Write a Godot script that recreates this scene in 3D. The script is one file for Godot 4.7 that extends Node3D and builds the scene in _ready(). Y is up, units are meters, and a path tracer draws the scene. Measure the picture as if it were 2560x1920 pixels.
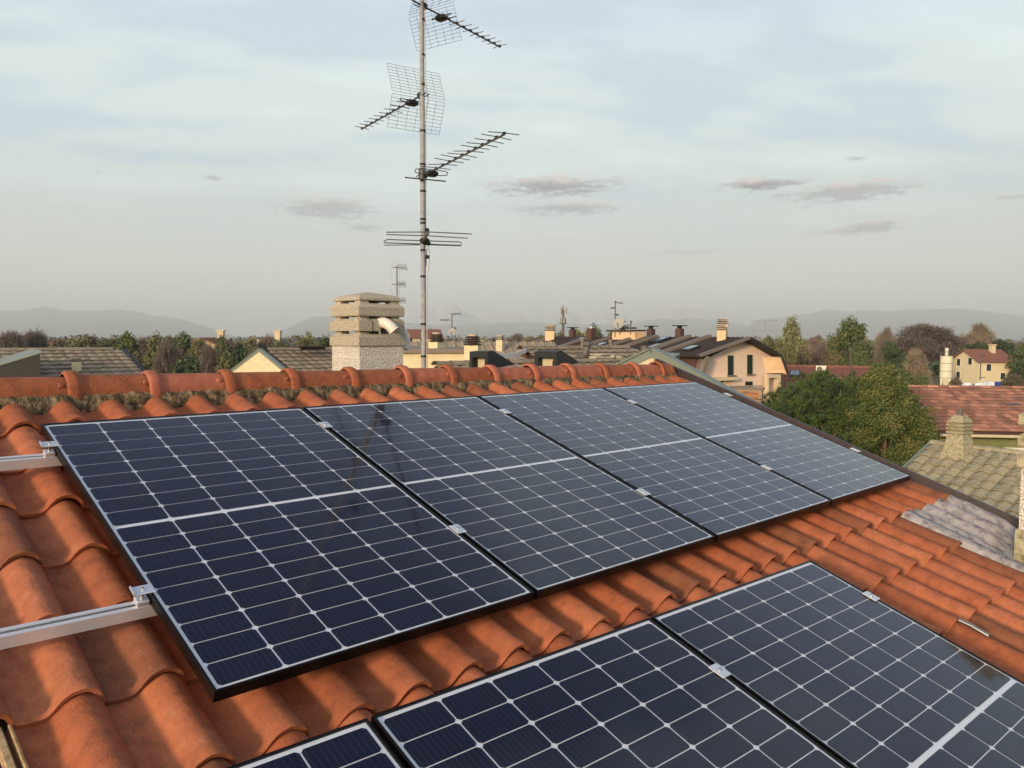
extends Node3D
# A tiled roof with solar panels at dusk, a village and snowy mountains behind. x runs along the ridge, z down the slope, y up, metres.

const EYE := Vector3(-0.80403, 0.35778, 3.6038)
const SLOPE := 0.31676
const TURN := 0.016            # the tile courses lie this much askew to the upper panels
const GROUND := -9.0
var look := Basis.from_euler(Vector3(-0.05964, -0.75644, 0.00271))
var rng := RandomNumberGenerator.new()
var taken := {}
var M := {}

# ---------- small helpers ----------
func at(p: Vector2, d: float) -> Vector3:          # a point seen at pixel p (2560 x 1920) at depth d
	return EYE + look * Vector3((p.x - 1280.0) / 1975.96, -(p.y - 960.0) / 1975.96, -1.0) * d
func hit(p: Vector2, on: Vector3, nor: Vector3) -> Vector3:
	var d := at(p, 1.0) - EYE
	return EYE + d * ((on - EYE).dot(nor) / d.dot(nor))
func w(x: float, y: float) -> Vector2: return Vector2(x, y) * 1.15733
func z1(x: float, y: float) -> Vector2: return Vector2(x / 3.456, 640 + y / 3.456)
func z2(x: float, y: float) -> Vector2: return Vector2(560 + x / 3.456, 640 + y / 3.456)
func z3(x: float, y: float) -> Vector2: return Vector2(1100 + x / 3.456, 640 + y / 3.456)
func z4(x: float, y: float) -> Vector2: return Vector2(1500 + x / 4.254, 740 + y / 4.254)
func z5(x: float, y: float) -> Vector2: return Vector2(1900 + x / 3.351, 740 + y / 3.351)
func z6(x: float, y: float) -> Vector2: return Vector2(1960 + x / 3.318, 980 + y / 3.318)

func numbered(parent: Node, called: String) -> String:
	var key := str(parent.get_instance_id()) + called
	var n: int = taken.get(key, 0)
	taken[key] = n + 1
	return called if n == 0 else "%s_%03d" % [called, n]
func tag(o: Node, label: String, category := "", group := "", kind := "") -> Node:
	if label: o.set_meta("label", label)
	if category: o.set_meta("category", category)
	if group: o.set_meta("group", group)
	if kind: o.set_meta("kind", kind)
	return o
func thing(called: String, where: Vector3, label: String, category: String, group := "", turn := 0.0) -> Node3D:
	var o := Node3D.new()
	o.name = numbered(self, called)
	add_child(o, true)
	o.position = where
	o.rotation.y = turn
	tag(o, label, category, group)
	return o
func part(parent: Node, called: String, mesh: Mesh, mat: Material, where := Transform3D()) -> MeshInstance3D:
	var o := MeshInstance3D.new()
	o.name = numbered(parent, called)
	o.mesh = mesh
	o.material_override = mat
	parent.add_child(o, true)
	o.transform = where
	return o
func many(parent: Node, called: String, mesh: Mesh, mat: Material, spots: Array) -> MultiMeshInstance3D:
	var mm := MultiMesh.new()
	mm.transform_format = MultiMesh.TRANSFORM_3D
	mm.mesh = mesh
	mm.instance_count = spots.size()
	for i in spots.size(): mm.set_instance_transform(i, spots[i])
	var o := MultiMeshInstance3D.new()
	o.name = numbered(parent, called)
	o.multimesh = mm
	o.material_override = mat
	parent.add_child(o, true)
	return o

# collects faces; lists run clockwise as seen from outside
class Shape:
	var st := SurfaceTool.new()
	var o := Vector3.ZERO
	func _init(origin := Vector3.ZERO) -> void:
		o = origin
		st.begin(Mesh.PRIMITIVE_TRIANGLES)
		st.set_smooth_group(-1)
	func tri(a: Vector3, b: Vector3, c: Vector3) -> void:
		st.add_vertex(a - o); st.add_vertex(b - o); st.add_vertex(c - o)
	func quad(a: Vector3, b: Vector3, c: Vector3, d: Vector3) -> void:
		tri(a, b, c); tri(a, c, d)
	func fan(p: Array) -> void:
		for i in range(1, p.size() - 1): tri(p[0], p[i], p[i + 1])
	func extrude(p: Array, by: Vector3) -> void:      # a flat outline pushed along by
		var q := []
		for v in p: q.append(v + by)
		fan(p)
		var r := q.duplicate(); r.reverse()
		fan(r)
		for i in p.size():
			var j := (i + 1) % p.size()
			quad(p[j], p[i], q[i], q[j])
	func box(c: Vector3, s: Vector3, b := Basis.IDENTITY) -> void:
		var h := s * 0.5
		var v := []
		for k in 8: v.append(c + b * Vector3(h.x if k & 1 else -h.x, h.y if k & 2 else -h.y, h.z if k & 4 else -h.z))
		quad(v[4], v[6], v[7], v[5]); quad(v[1], v[3], v[2], v[0])
		quad(v[0], v[2], v[6], v[4]); quad(v[5], v[7], v[3], v[1])
		quad(v[2], v[3], v[7], v[6]); quad(v[4], v[5], v[1], v[0])
	func bevel_box(c: Vector3, s: Vector3, e: float, b := Basis.IDENTITY) -> void:
		var h := s * 0.5
		var ring := func(y: float, dx: float) -> Array:
			var x := h.x - dx
			var zz := h.z - dx
			var q := e * 0.8
			return [c + b * Vector3(-x, y, zz - q), c + b * Vector3(-x, y, -zz + q), c + b * Vector3(-x + q, y, -zz), c + b * Vector3(x - q, y, -zz), c + b * Vector3(x, y, -zz + q), c + b * Vector3(x, y, zz - q), c + b * Vector3(x - q, y, zz), c + b * Vector3(-x + q, y, zz)]
		var l := [ring.call(-h.y, e), ring.call(-h.y + e, 0.0), ring.call(h.y - e, 0.0), ring.call(h.y, e)]
		for k in 3:
			for i in 8:
				var j := (i + 1) % 8
				quad(l[k][i], l[k + 1][i], l[k + 1][j], l[k][j])
		fan(l[3])
		var u: Array = l[0].duplicate(); u.reverse()
		fan(u)
	func tube(path: Array, r0: float, r1 := -1.0, n := 8, capped := true) -> void:
		if r1 < 0.0: r1 = r0
		var rings := []
		var side := Vector3.ZERO
		for i in path.size():
			var t: Vector3 = (path[min(i + 1, path.size() - 1)] - path[max(i - 1, 0)]).normalized()
			if side == Vector3.ZERO: side = t.cross(Vector3.UP if absf(t.y) < 0.9 else Vector3.RIGHT).normalized()
			side = (side - t * side.dot(t)).normalized()
			var up := side.cross(t)
			var r := lerpf(r0, r1, float(i) / maxf(1.0, path.size() - 1.0))
			var ring := []
			for k in n: ring.append(path[i] + (side * cos(TAU * k / n) + up * sin(TAU * k / n)) * r)
			rings.append(ring)
		st.set_smooth_group(1)
		for i in path.size() - 1:
			for k in n:
				var j := (k + 1) % n
				quad(rings[i][j], rings[i][k], rings[i + 1][k], rings[i + 1][j])
		st.set_smooth_group(-1)
		if capped:
			fan(rings[-1])
			var b: Array = rings[0].duplicate(); b.reverse()
			fan(b)
	func done() -> ArrayMesh:
		st.generate_normals()
		return st.commit()

# ---------- materials ----------
func noise(seed_: int, freq: float, size := 512, colors := [], stops := [], kind := "fbm") -> NoiseTexture2D:
	var n := FastNoiseLite.new()
	n.seed = seed_
	n.frequency = freq
	n.noise_type = FastNoiseLite.TYPE_CELLULAR if kind == "cell" else FastNoiseLite.TYPE_SIMPLEX_SMOOTH
	n.fractal_octaves = 5 if kind == "fbm" else 2
	n.fractal_gain = 0.6
	var t := NoiseTexture2D.new()
	t.width = size; t.height = size
	t.seamless = true
	t.noise = n
	if colors:
		var g := Gradient.new()
		g.colors = PackedColorArray(colors)
		g.offsets = PackedFloat32Array(stops)
		t.color_ramp = g
	return t
func plain(name_: String, c: Color, rough := 0.8, metal := 0.0) -> StandardMaterial3D:
	var m := StandardMaterial3D.new()
	m.resource_name = name_
	m.albedo_color = c
	m.roughness = rough
	m.metallic = metal
	M[name_] = m
	return m
func grain(name_: String, colors: Array, stops: Array, freq: float, per_m: float, rough := 0.85, bump := 0.0, bump_freq := 0.05, kind := "fbm") -> StandardMaterial3D:
	var m := plain(name_, Color.WHITE, rough)
	m.albedo_texture = noise(hash(name_) % 1000, freq, 512, colors, stops, kind)
	m.uv1_triplanar = true
	m.uv1_world_triplanar = true
	m.uv1_scale = Vector3.ONE * per_m
	if bump > 0.0:
		m.heightmap_enabled = true
		m.heightmap_texture = noise(hash(name_) % 1000 + 7, bump_freq, 512)
		m.heightmap_scale = bump
	return m
func hue(c: Color, k: float, warm := 0.0) -> Color: return Color(minf(c.r * k * (1 + warm), 1), minf(c.g * k, 1), minf(c.b * k * (1 - warm), 1))

func make_materials() -> void:
	var clay := Color(0.645, 0.378, 0.25)
	# dust, soot and lichen flecks laid over the clay
	var flecks := noise(91, 0.035, 1024, [Color(0.20, 0.13, 0.09, 0.5), Color(0.26, 0.16, 0.11, 0.2), Color(0.3, 0.2, 0.15, 0.0), Color(0.5, 0.4, 0.3, 0.0), Color(0.80, 0.66, 0.54, 0.25), Color(0.88, 0.82, 0.72, 0.7)], [0.16, 0.27, 0.36, 0.70, 0.80, 0.90])
	for i in 6:
		var c := hue(clay, [1.0, 0.92, 1.06, 0.86, 0.97, 1.1][i], [0.0, 0.03, 0.0, -0.03, 0.04, -0.02][i])
		var m := grain("clay_%d" % i, [hue(c, 0.80, -0.03), hue(c, 0.94), hue(c, 1.0), hue(c, 1.06, -0.03), hue(c, 1.25, -0.14)], [0.1, 0.38, 0.55, 0.75, 0.97], 0.012, 1.3 + 0.2 * i, 0.82, 0.12, 0.06)
		m.metallic_specular = 0.4
		m.detail_enabled = true
		m.detail_albedo = flecks
		m.detail_uv_layer = BaseMaterial3D.DETAIL_UV_2
		m.uv2_triplanar = true
		m.uv2_world_triplanar = true
		m.uv2_scale = Vector3.ONE * (1.6 + 0.15 * i)
		m.uv2_offset = Vector3(0.37, 0.61, 0.13) * i
	grain("ridge_clay", [Color(0.57, 0.325, 0.23), Color(0.64, 0.365, 0.26), Color(0.67, 0.39, 0.28), Color(0.73, 0.445, 0.33)], [0.15, 0.42, 0.6, 0.9], 0.014, 1.5, 0.78, 0.08, 0.06)
	grain("mortar", [Color(0.15, 0.12, 0.08), Color(0.33, 0.27, 0.18), Color(0.46, 0.39, 0.28), Color(0.62, 0.54, 0.43)], [0.2, 0.4, 0.55, 0.8], 0.02, 1.6, 0.95, 1.5, 0.04)
	grain("lead", [Color(0.34, 0.28, 0.27), Color(0.57, 0.55, 0.545), Color(0.65, 0.63, 0.615), Color(0.74, 0.72, 0.69)], [0.18, 0.36, 0.6, 0.9], 0.016, 1.7, 0.6, 0.4, 0.03)
	grain("brown_metal", [Color(0.13, 0.075, 0.05), Color(0.18, 0.10, 0.065), Color(0.22, 0.13, 0.09)], [0.2, 0.5, 0.9], 0.02, 1.0, 0.5)
	plain("deck", Color(0.25, 0.15, 0.10), 0.95)
	plain("frame_black", Color(0.075, 0.072, 0.07), 0.38, 0.7)
	plain("backsheet", Color(0.90, 0.91, 0.92), 0.7).metallic_specular = 0.2
	plain("aluminium", Color(0.86, 0.86, 0.87), 0.45, 0.45)
	plain("clamp_metal", Color(0.90, 0.91, 0.92), 0.45, 0.75)
	plain("steel", Color(0.75, 0.74, 0.70), 0.25, 1.0)
	var pane := plain("glass_pane", Color(0.02, 0.02, 0.03, 0.0), 0.06)
	pane.metallic_specular = 0.5
	pane.transparency = BaseMaterial3D.TRANSPARENCY_ALPHA
	# a half cell: near black blue silicon with ten thin busbars and faint fingers
	var im := Image.create(256, 64, false, Image.FORMAT_RGB8)
	im.fill(Color(0.045, 0.050, 0.135))
	for k in 10: im.fill_rect(Rect2i(int(12.8 + k * 25.6), 0, 3, 64), Color(0.17, 0.175, 0.25))
	for y in 32: im.fill_rect(Rect2i(0, y * 2, 256, 1), Color(0.050, 0.056, 0.145)) if y % 2 == 0 else null
	for k in 10: im.fill_rect(Rect2i(int(12.8 + k * 25.6), 0, 3, 64), Color(0.17, 0.175, 0.25))
	var tx := ImageTexture.create_from_image(im)
	for i in 3:
		var cm := plain("cell_%d" % i, [Color(1, 1, 1), Color(0.93, 0.96, 1.0), Color(1.0, 0.95, 0.97)][i], 0.4)
		cm.albedo_texture = tx
		cm.metallic_specular = 0.12
		cm.uv1_triplanar = true
		cm.uv1_scale = Vector3(1.0 / 0.1817, 1, 1.0 / 0.0919)
		cm.uv1_offset = Vector3(0.5, 0, 0.5)
	grain("concrete", [Color(0.57, 0.53, 0.45), Color(0.67, 0.63, 0.545), Color(0.72, 0.685, 0.60), Color(0.80, 0.765, 0.68)], [0.15, 0.4, 0.6, 0.9], 0.03, 3.0, 0.95, 0.45, 0.09)
	grain("old_concrete", [Color(0.40, 0.39, 0.29), Color(0.58, 0.55, 0.43), Color(0.66, 0.63, 0.51), Color(0.71, 0.68, 0.57)], [0.15, 0.4, 0.62, 0.9], 0.02, 1.2, 0.95, 0.5, 0.09)
	var pl := grain("rough_plaster", [Color(0.62, 0.53, 0.41), Color(0.86, 0.82, 0.75), Color(0.91, 0.88, 0.82), Color(0.94, 0.92, 0.87)], [0.13, 0.24, 0.5, 0.9], 0.06, 2.4, 0.95, 2.2, 0.03)
	pl.heightmap_texture = noise(77, 0.045, 512, [], [], "two")
	grain("mast_steel", [Color(0.50, 0.505, 0.51), Color(0.58, 0.585, 0.585), Color(0.64, 0.64, 0.64)], [0.2, 0.5, 0.9], 0.02, 1.6, 0.6)
	plain("tape", Color(0.10, 0.10, 0.10), 0.6)
	plain("antenna_metal", Color(0.40, 0.38, 0.37), 0.5, 0.5)
	plain("wire", Color(0.22, 0.23, 0.24), 0.5, 0.4)
	plain("black_plastic", Color(0.08, 0.08, 0.085), 0.6)
	plain("white_pvc", Color(0.86, 0.83, 0.78), 0.4)
	plain("cable_white", Color(0.72, 0.68, 0.60), 0.6)
	grain("timber", [Color(0.50, 0.40, 0.28), Color(0.68, 0.57, 0.42), Color(0.76, 0.66, 0.50)], [0.2, 0.5, 0.9], 0.03, 2.0, 0.9)
	# the village
	grain("grey_tile_a", [Color(0.46, 0.43, 0.35), Color(0.60, 0.57, 0.47), Color(0.68, 0.65, 0.54)], [0.2, 0.5, 0.9], 0.02, 1.0, 0.9, 0.3)
	grain("grey_tile_b", [Color(0.50, 0.47, 0.38), Color(0.64, 0.60, 0.49), Color(0.72, 0.68, 0.57)], [0.2, 0.5, 0.9], 0.02, 1.1, 0.9, 0.3)
	grain("brown_tile_a", [Color(0.47, 0.42, 0.345), Color(0.55, 0.495, 0.41), Color(0.61, 0.55, 0.465)], [0.2, 0.5, 0.9], 0.02, 0.8, 0.9)
	grain("brown_tile_b", [Color(0.52, 0.465, 0.385), Color(0.60, 0.54, 0.455), Color(0.66, 0.60, 0.505)], [0.2, 0.5, 0.9], 0.02, 0.9, 0.9)
	for i in 4: grain("red_shingle_%d" % i, [hue(Color(0.58, 0.41, 0.335), [0.85, 0.97, 1.1, 1.2][i]), hue(Color(0.66, 0.475, 0.395), [0.85, 0.97, 1.08, 1.18][i])], [0.3, 0.8], 0.03, 1.3, 0.9)
	grain("dark_sheet", [Color(0.17, 0.13, 0.11), Color(0.22, 0.17, 0.145), Color(0.26, 0.205, 0.175)], [0.2, 0.5, 0.9], 0.03, 0.5, 0.85)
	grain("red_coppi", [Color(0.40, 0.26, 0.21), Color(0.52, 0.34, 0.28), Color(0.60, 0.42, 0.35)], [0.2, 0.5, 0.9], 0.05, 0.4, 0.9)
	grain("pink_render", [Color(0.86, 0.75, 0.66), Color(0.875, 0.77, 0.68), Color(0.89, 0.79, 0.70)], [0.2, 0.5, 0.9], 0.02, 0.3, 0.95)
	grain("yellow_render", [Color(0.80, 0.74, 0.59), Color(0.83, 0.775, 0.63), Color(0.85, 0.80, 0.66)], [0.2, 0.5, 0.9], 0.02, 0.4, 0.95)
	grain("cream_render", [Color(0.74, 0.67, 0.54), Color(0.80, 0.73, 0.60), Color(0.84, 0.78, 0.66)], [0.2, 0.5, 0.9], 0.02, 0.4, 0.95)
	grain("green_render", [Color(0.40, 0.42, 0.26), Color(0.46, 0.48, 0.31), Color(0.51, 0.53, 0.36)], [0.2, 0.5, 0.9], 0.02, 0.5, 0.95)
	plain("orange_render", Color(0.86, 0.73, 0.57), 0.95)
	plain("white_render", Color(0.84, 0.82, 0.78), 0.9)
	plain("grey_green_metal", Color(0.50, 0.53, 0.48), 0.5, 0.2)
	plain("dark_metal", Color(0.145, 0.15, 0.135), 0.55, 0.1)
	plain("brown_panel", Color(0.32, 0.22, 0.18), 0.6)
	plain("grey_strip", Color(0.46, 0.42, 0.38), 0.7)
	plain("shutter_green", Color(0.09, 0.16, 0.12), 0.6)
	plain("window_glass", Color(0.16, 0.19, 0.21), 0.08)
	M.window_glass.metallic_specular = 0.8
	plain("skylight_glass", Color(0.40, 0.45, 0.50), 0.08)
	M.skylight_glass.metallic_specular = 0.9
	for i in 4: grain("brick_%d" % i, [hue(Color(0.55, 0.36, 0.25), [0.8, 0.95, 1.1, 1.2][i]), hue(Color(0.66, 0.44, 0.30), [0.8, 0.95, 1.05, 1.2][i])], [0.3, 0.8], 0.06, 2.0, 0.95)
	plain("brick_joint", Color(0.62, 0.56, 0.47), 0.95)
	plain("silo_white", Color(0.84, 0.81, 0.70), 0.6)
	plain("tank_white", Color(0.85, 0.87, 0.88), 0.5)
	plain("tank_blue", Color(0.10, 0.26, 0.56), 0.5)
	plain("far_metal", Color(0.36, 0.34, 0.33), 0.6)
	plain("dish_grey", Color(0.62, 0.61, 0.58), 0.6)
	plain("bark", Color(0.30, 0.25, 0.20), 0.95)
	plain("pale_bark", Color(0.52, 0.45, 0.34), 0.95)
	grain("earth", [Color(0.22, 0.24, 0.14), Color(0.33, 0.33, 0.20), Color(0.42, 0.39, 0.27)], [0.2, 0.5, 0.9], 0.03, 0.02, 1.0)
	grain("road", [Color(0.22, 0.22, 0.22), Color(0.30, 0.30, 0.29)], [0.3, 0.8], 0.05, 0.3, 0.95)
	grain("far_hill", [Color(0.25, 0.29, 0.20), Color(0.32, 0.35, 0.25), Color(0.38, 0.38, 0.30)], [0.2, 0.5, 0.9], 0.03, 0.001, 1.0)
	var rock := grain("snow_rock", [Color(0.36, 0.34, 0.34), Color(0.46, 0.44, 0.43), Color(0.90, 0.90, 0.91), Color(0.96, 0.95, 0.94)], [0.3, 0.42, 0.5, 0.8], 0.02, 0.0012, 0.9)
	rock.uv1_triplanar_sharpness = 2.0
	var greens := {"leaf_olive": Color(0.33, 0.33, 0.21), "leaf_green": Color(0.26, 0.31, 0.18), "leaf_pine": Color(0.23, 0.30, 0.14), "leaf_gold": Color(0.35, 0.355, 0.19), "leaf_pale": Color(0.43, 0.44, 0.30), "leaf_dark": Color(0.19, 0.24, 0.16), "leaf_brown": Color(0.34, 0.315, 0.225), "twig": Color(0.335, 0.305, 0.275), "twig_pink": Color(0.40, 0.35, 0.32), "twig_pale": Color(0.50, 0.45, 0.37)}
	for k in greens:
		var base: Color = greens[k]
		base = hue(base, 1.22)
		var m := grain(k, [hue(base, 0.75), base, hue(base, 1.22, 0.03)], [0.25, 0.5, 0.8], 0.06, 0.5, 0.8)
		if k.begins_with("leaf"):
			m.backlight_enabled = true
			m.backlight = Color(0.25, 0.25, 0.15)

# ---------- sky ----------
func sky_panorama() -> ImageTexture:
	# the air and the high veil on a coarse grid, the small evening clouds on a fine one
	var W := 1024
	var H := 512
	var im := Image.create(W, H, false, Image.FORMAT_RGBF)
	var n := FastNoiseLite.new()
	n.seed = 11; n.frequency = 0.9; n.fractal_octaves = 4; n.noise_type = FastNoiseLite.TYPE_SIMPLEX_SMOOTH
	var f := FastNoiseLite.new()
	f.seed = 5; f.frequency = 0.16; f.fractal_octaves = 5; f.noise_type = FastNoiseLite.TYPE_SIMPLEX_SMOOTH
	# azimuth, elevation, half width, half height (degrees), strength
	var small := [[46.2, 10.75, 4.8, 0.75, 0.9], [47.3, 9.15, 3.3, 0.5, 0.9], [60.3, 10.4, 2.9, 0.42, 1.0], [66.2, 9.6, 3.8, 0.62, 1.0], [67.6, 7.3, 2.0, 0.36, 0.8], [66.2, 7.0, 2.6, 0.24, 0.6], [30.4, 9.0, 3.4, 0.9, 0.7], [32.9, 7.7, 1.1, 0.35, 0.5], [22.8, 10.5, 0.6, 0.18, 0.6], [66.5, 11.6, 0.7, 0.2, 0.6], [75.4, 8.5, 1.2, 0.16, 0.7], [16.0, 10.2, 0.4, 0.14, 0.4], [56.0, 6.0, 3.6, 0.25, 0.3], [61.8, 9.6, 1.0, 0.2, 0.4],
		[95.0, 9.0, 3.5, 0.7, 0.8], [118.0, 11.0, 4.0, 0.6, 0.8], [150.0, 9.5, 3.0, 0.5, 0.8], [-8.0, 9.0, 3.5, 0.7, 0.7], [-35.0, 10.0, 4.0, 0.6, 0.8], [-70.0, 9.0, 3.0, 0.5, 0.8], [-120.0, 10.0, 4.0, 0.7, 0.8], [-160.0, 9.0, 3.0, 0.5, 0.7], [176.0, 11.0, 3.5, 0.6, 0.8]]
	var low := Vector3(0.650, 0.640, 0.590)
	var mid := Vector3(0.540, 0.602, 0.577)
	var veil := Vector3(0.600, 0.690, 0.690)
	var blue := Vector3(0.475, 0.572, 0.655)
	var zenith := Vector3(0.11, 0.15, 0.27)
	var dark := Vector3(0.225, 0.228, 0.245)
	var lit := Vector3(0.60, 0.535, 0.50)
	for y in 264:
		var el := 90.0 - (y + 0.5) / H * 180.0
		var up := deg_to_rad(el)
		for x in W:
			var a := (x + 0.5) / W * TAU
			var d := Vector3(sin(a) * cos(up), sin(up), -cos(a) * cos(up))
			var e := maxf(el, 0.0)
			var c := low.lerp(mid, smoothstep(1.0, 9.0, e)).lerp(veil, smoothstep(7.0, 15.0, e)).lerp(Vector3(0.50, 0.60, 0.76), smoothstep(17.0, 25.0, e)).lerp(zenith, smoothstep(21.0, 48.0, e))
			# a thin veil of high cloud, drawn out along one direction, with bluer gaps
			var h := 1.0 / (d.y + 0.14)
			var q := Vector2(d.x, d.z) * h
			var s := Vector2(q.x * 0.80 + q.y * 0.60, (-q.x * 0.60 + q.y * 0.80) * 2.6)
			var v := f.get_noise_2d(s.x * 3.0, s.y * 3.0) + 0.45 * f.get_noise_2d(s.x * 11.0 + 40.0, s.y * 9.0)
			c = c.lerp(blue, smoothstep(0.02, 0.42, -v) * smoothstep(5.0, 13.0, e) * 0.75)
			c = c * (1.0 + 0.09 * smoothstep(0.0, 0.5, v) * smoothstep(4.0, 12.0, e))
			# the sunset glow round the low sun, far to the left of the view
			var near_sun := acos(clampf(d.dot(Vector3(-0.943, 0.2, 0.264)), -1.0, 1.0))
			c += Vector3(3.1, 2.75, 2.15) * exp(-pow(near_sun / 0.46, 1.6)) * smoothstep(-2.0, 3.0, el)
			im.set_pixel(x, y, Color(c.x, c.y, c.z) * 0.80)
	for y in range(264, H):
		for x in W: im.set_pixel(x, y, Color(0.30, 0.29, 0.25))
	im.resize(4096, 2048, Image.INTERPOLATE_CUBIC)
	W = 4096
	H = 2048
	for k in small:
		var x0 := int((k[0] - k[2] * 1.7) / 360.0 * W)
		var x1 := int((k[0] + k[2] * 1.7) / 360.0 * W)
		for y in range(int((90.0 - k[1] - k[3] * 2.4) / 180.0 * H), int((90.0 - k[1] + k[3] * 2.4) / 180.0 * H)):
			var el := 90.0 - (y + 0.5) / H * 180.0
			for x in range(x0, x1):
				var az := (x + 0.5) / W * 360.0
				var dx: float = az - k[0]
				var t := Vector2(dx / k[2], (el - k[1] - dx * 0.015 + 0.12 * k[3] * n.get_noise_2d(az * 0.8, 3.0)) / k[3])
				var wob := n.get_noise_2d(az * 0.40, el * 2.6) * 0.85 + n.get_noise_2d(az * 1.3, el * 7.0 + 20.0) * 0.55 + n.get_noise_2d(az * 3.4, el * 15.0 + 50.0) * 0.25
				var m: float = smoothstep(0.0, 0.8, 1.18 - t.length() + wob * 0.9) * smoothstep(1.65, 1.0, absf(t.x)) * smoothstep(2.3, 1.3, absf(t.y))
				if m <= 0.0: continue
				var xx := posmod(x, W)
				var c := im.get_pixel(xx, y)
				var to := dark.lerp(lit, smoothstep(-0.3, 0.9, t.y + wob * 0.9)) * 0.80
				im.set_pixel(xx, y, c.lerp(Color(to.x, to.y, to.z), m * k[4] * 0.95))
	return ImageTexture.create_from_image(im)

func set_stage() -> void:
	var cam := Camera3D.new()
	cam.name = "camera"
	add_child(cam)
	cam.position = EYE
	cam.basis = look
	cam.fov = 51.826
	cam.near = 0.05
	cam.far = 30000.0
	cam.current = true
	var env := Environment.new()
	env.background_mode = Environment.BG_SKY
	var sky := Sky.new()
	var pm := PanoramaSkyMaterial.new()
	pm.panorama = sky_panorama()
	pm.energy_multiplier = 1.0
	sky.sky_material = pm
	env.sky = sky
	env.tonemap_mode = Environment.TONE_MAPPER_LINEAR
	env.tonemap_exposure = 1.6
	env.sdfgi_enabled = true
	env.ssao_enabled = true
	env.ssil_enabled = true
	env.fog_enabled = FOG > 0.0
	env.fog_mode = Environment.FOG_MODE_EXPONENTIAL
	env.fog_density = FOG
	env.fog_light_color = Color(0.93, 0.97, 0.97)
	var we := WorldEnvironment.new()
	we.name = "world_environment"
	we.environment = env
	add_child(we)
	var sun := DirectionalLight3D.new()
	sun.name = "sun"
	add_child(sun)
	sun.light_color = Color(1.0, 0.87, 0.72)
	sun.light_energy = 1.0
	sun.light_angular_distance = 8.0
	sun.shadow_enabled = true
	sun.look_at_from_position(Vector3.ZERO, -Vector3(-0.93, 0.20, 0.26))
const FOG := 0.00016

# ---------- our roof ----------
func roof_basis(turn := 0.0) -> Basis:
	var v := Vector3(0, -sin(SLOPE), cos(SLOPE))
	var n := Vector3(0, cos(SLOPE), sin(SLOPE))
	var x := Vector3.RIGHT * cos(turn) + v * sin(turn)
	return Basis(x, n, v * cos(turn) - Vector3.RIGHT * sin(turn))
func on_roof(u: float, v: float, h: float) -> Vector3: return roof_basis() * Vector3(u, h, v)

func tile_mesh(seed_: int) -> ArrayMesh:
	rng.seed = seed_
	var px := [-0.148, -0.122, -0.100, -0.080, -0.066, -0.055, -0.044, -0.030, -0.014, 0.004, 0.022, 0.038, 0.052, 0.062, 0.068, 0.069]
	var py := [0.006, 0.002, 0.0005, 0.001, 0.006, 0.016, 0.029, 0.043, 0.053, 0.0575, 0.056, 0.049, 0.037, 0.022, 0.006, -0.004]
	var jit := []
	for i in px.size(): jit.append(rng.randf_range(-0.001, 0.001))
	var zs := [-0.43, -0.22, -0.05, -0.012, 0.0]
	var top := []
	var bot := []
	for z in zs:
		var a := []
		var b := []
		for i in px.size():
			var wide: float = 1.0 + 0.05 * (z + 0.2)
			var lift: float = 0.006 * smoothstep(-0.07, -0.02, z) * smoothstep(0.012, 0.04, py[i])
			var y: float = (py[i] + jit[i]) * (1.0 + 0.12 * z) - 0.060 + z * 0.052 + lift - (0.003 if z == 0.0 else 0.0)
			a.append(Vector3(px[i] * (wide if i > 3 else 1.0), y, z))
			b.append(Vector3(px[i] * (wide if i > 3 else 1.0) * (0.9 if i > 5 else 1.0), y - 0.014, z - (0.003 if z == 0.0 else 0.0)))
		top.append(a); bot.append(b)
	var s := Shape.new()
	s.st.set_smooth_group(1)
	for k in zs.size() - 1:
		for i in px.size() - 1: s.quad(top[k][i], top[k][i + 1], top[k + 1][i + 1], top[k + 1][i])
	s.st.set_smooth_group(2)
	for k in range(1, zs.size() - 1):
		for i in px.size() - 1: s.quad(bot[k + 1][i], bot[k + 1][i + 1], bot[k][i + 1], bot[k][i])
	s.st.set_smooth_group(3)
	var e := zs.size() - 1
	for i in px.size() - 1: s.quad(top[e][i], top[e][i + 1], bot[e][i + 1], bot[e][i])
	s.st.set_smooth_group(-1)
	var r := px.size() - 1
	for k in zs.size() - 1: s.quad(top[k][r], bot[k][r], bot[k + 1][r], top[k + 1][r])
	return s.done()

func ridge_cap_mesh() -> ArrayMesh:
	var s := Shape.new()
	var prof := [[-0.004, 0.089], [0.0, 0.100], [0.008, 0.1045], [0.036, 0.1055], [0.050, 0.102], [0.060, 0.092], [0.066, 0.087], [0.10, 0.086], [0.30, 0.084], [0.44, 0.081]]
	s.st.set_smooth_group(1)
	for k in prof.size() - 1:
		for i in 22:
			var a := deg_to_rad(-104.0 + i * 208.0 / 22)
			var b := deg_to_rad(-104.0 + (i + 1) * 208.0 / 22)
			var f := func(p: Array, t: float) -> Vector3: return Vector3(p[0], p[1] * cos(t) * (1.0 + 0.05 * cos(t)), p[1] * sin(t))
			s.quad(f.call(prof[k], a), f.call(prof[k + 1], a), f.call(prof[k + 1], b), f.call(prof[k], b))
	s.st.set_smooth_group(-1)
	for q in [0.95, -0.95]:
		var c := Vector3(0.355, 0.081 * cos(q), 0.081 * sin(q))
		s.bevel_box(c, Vector3(0.028, 0.022, 0.026), 0.006, Basis(Vector3.RIGHT, q))
	return s.done()

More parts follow.
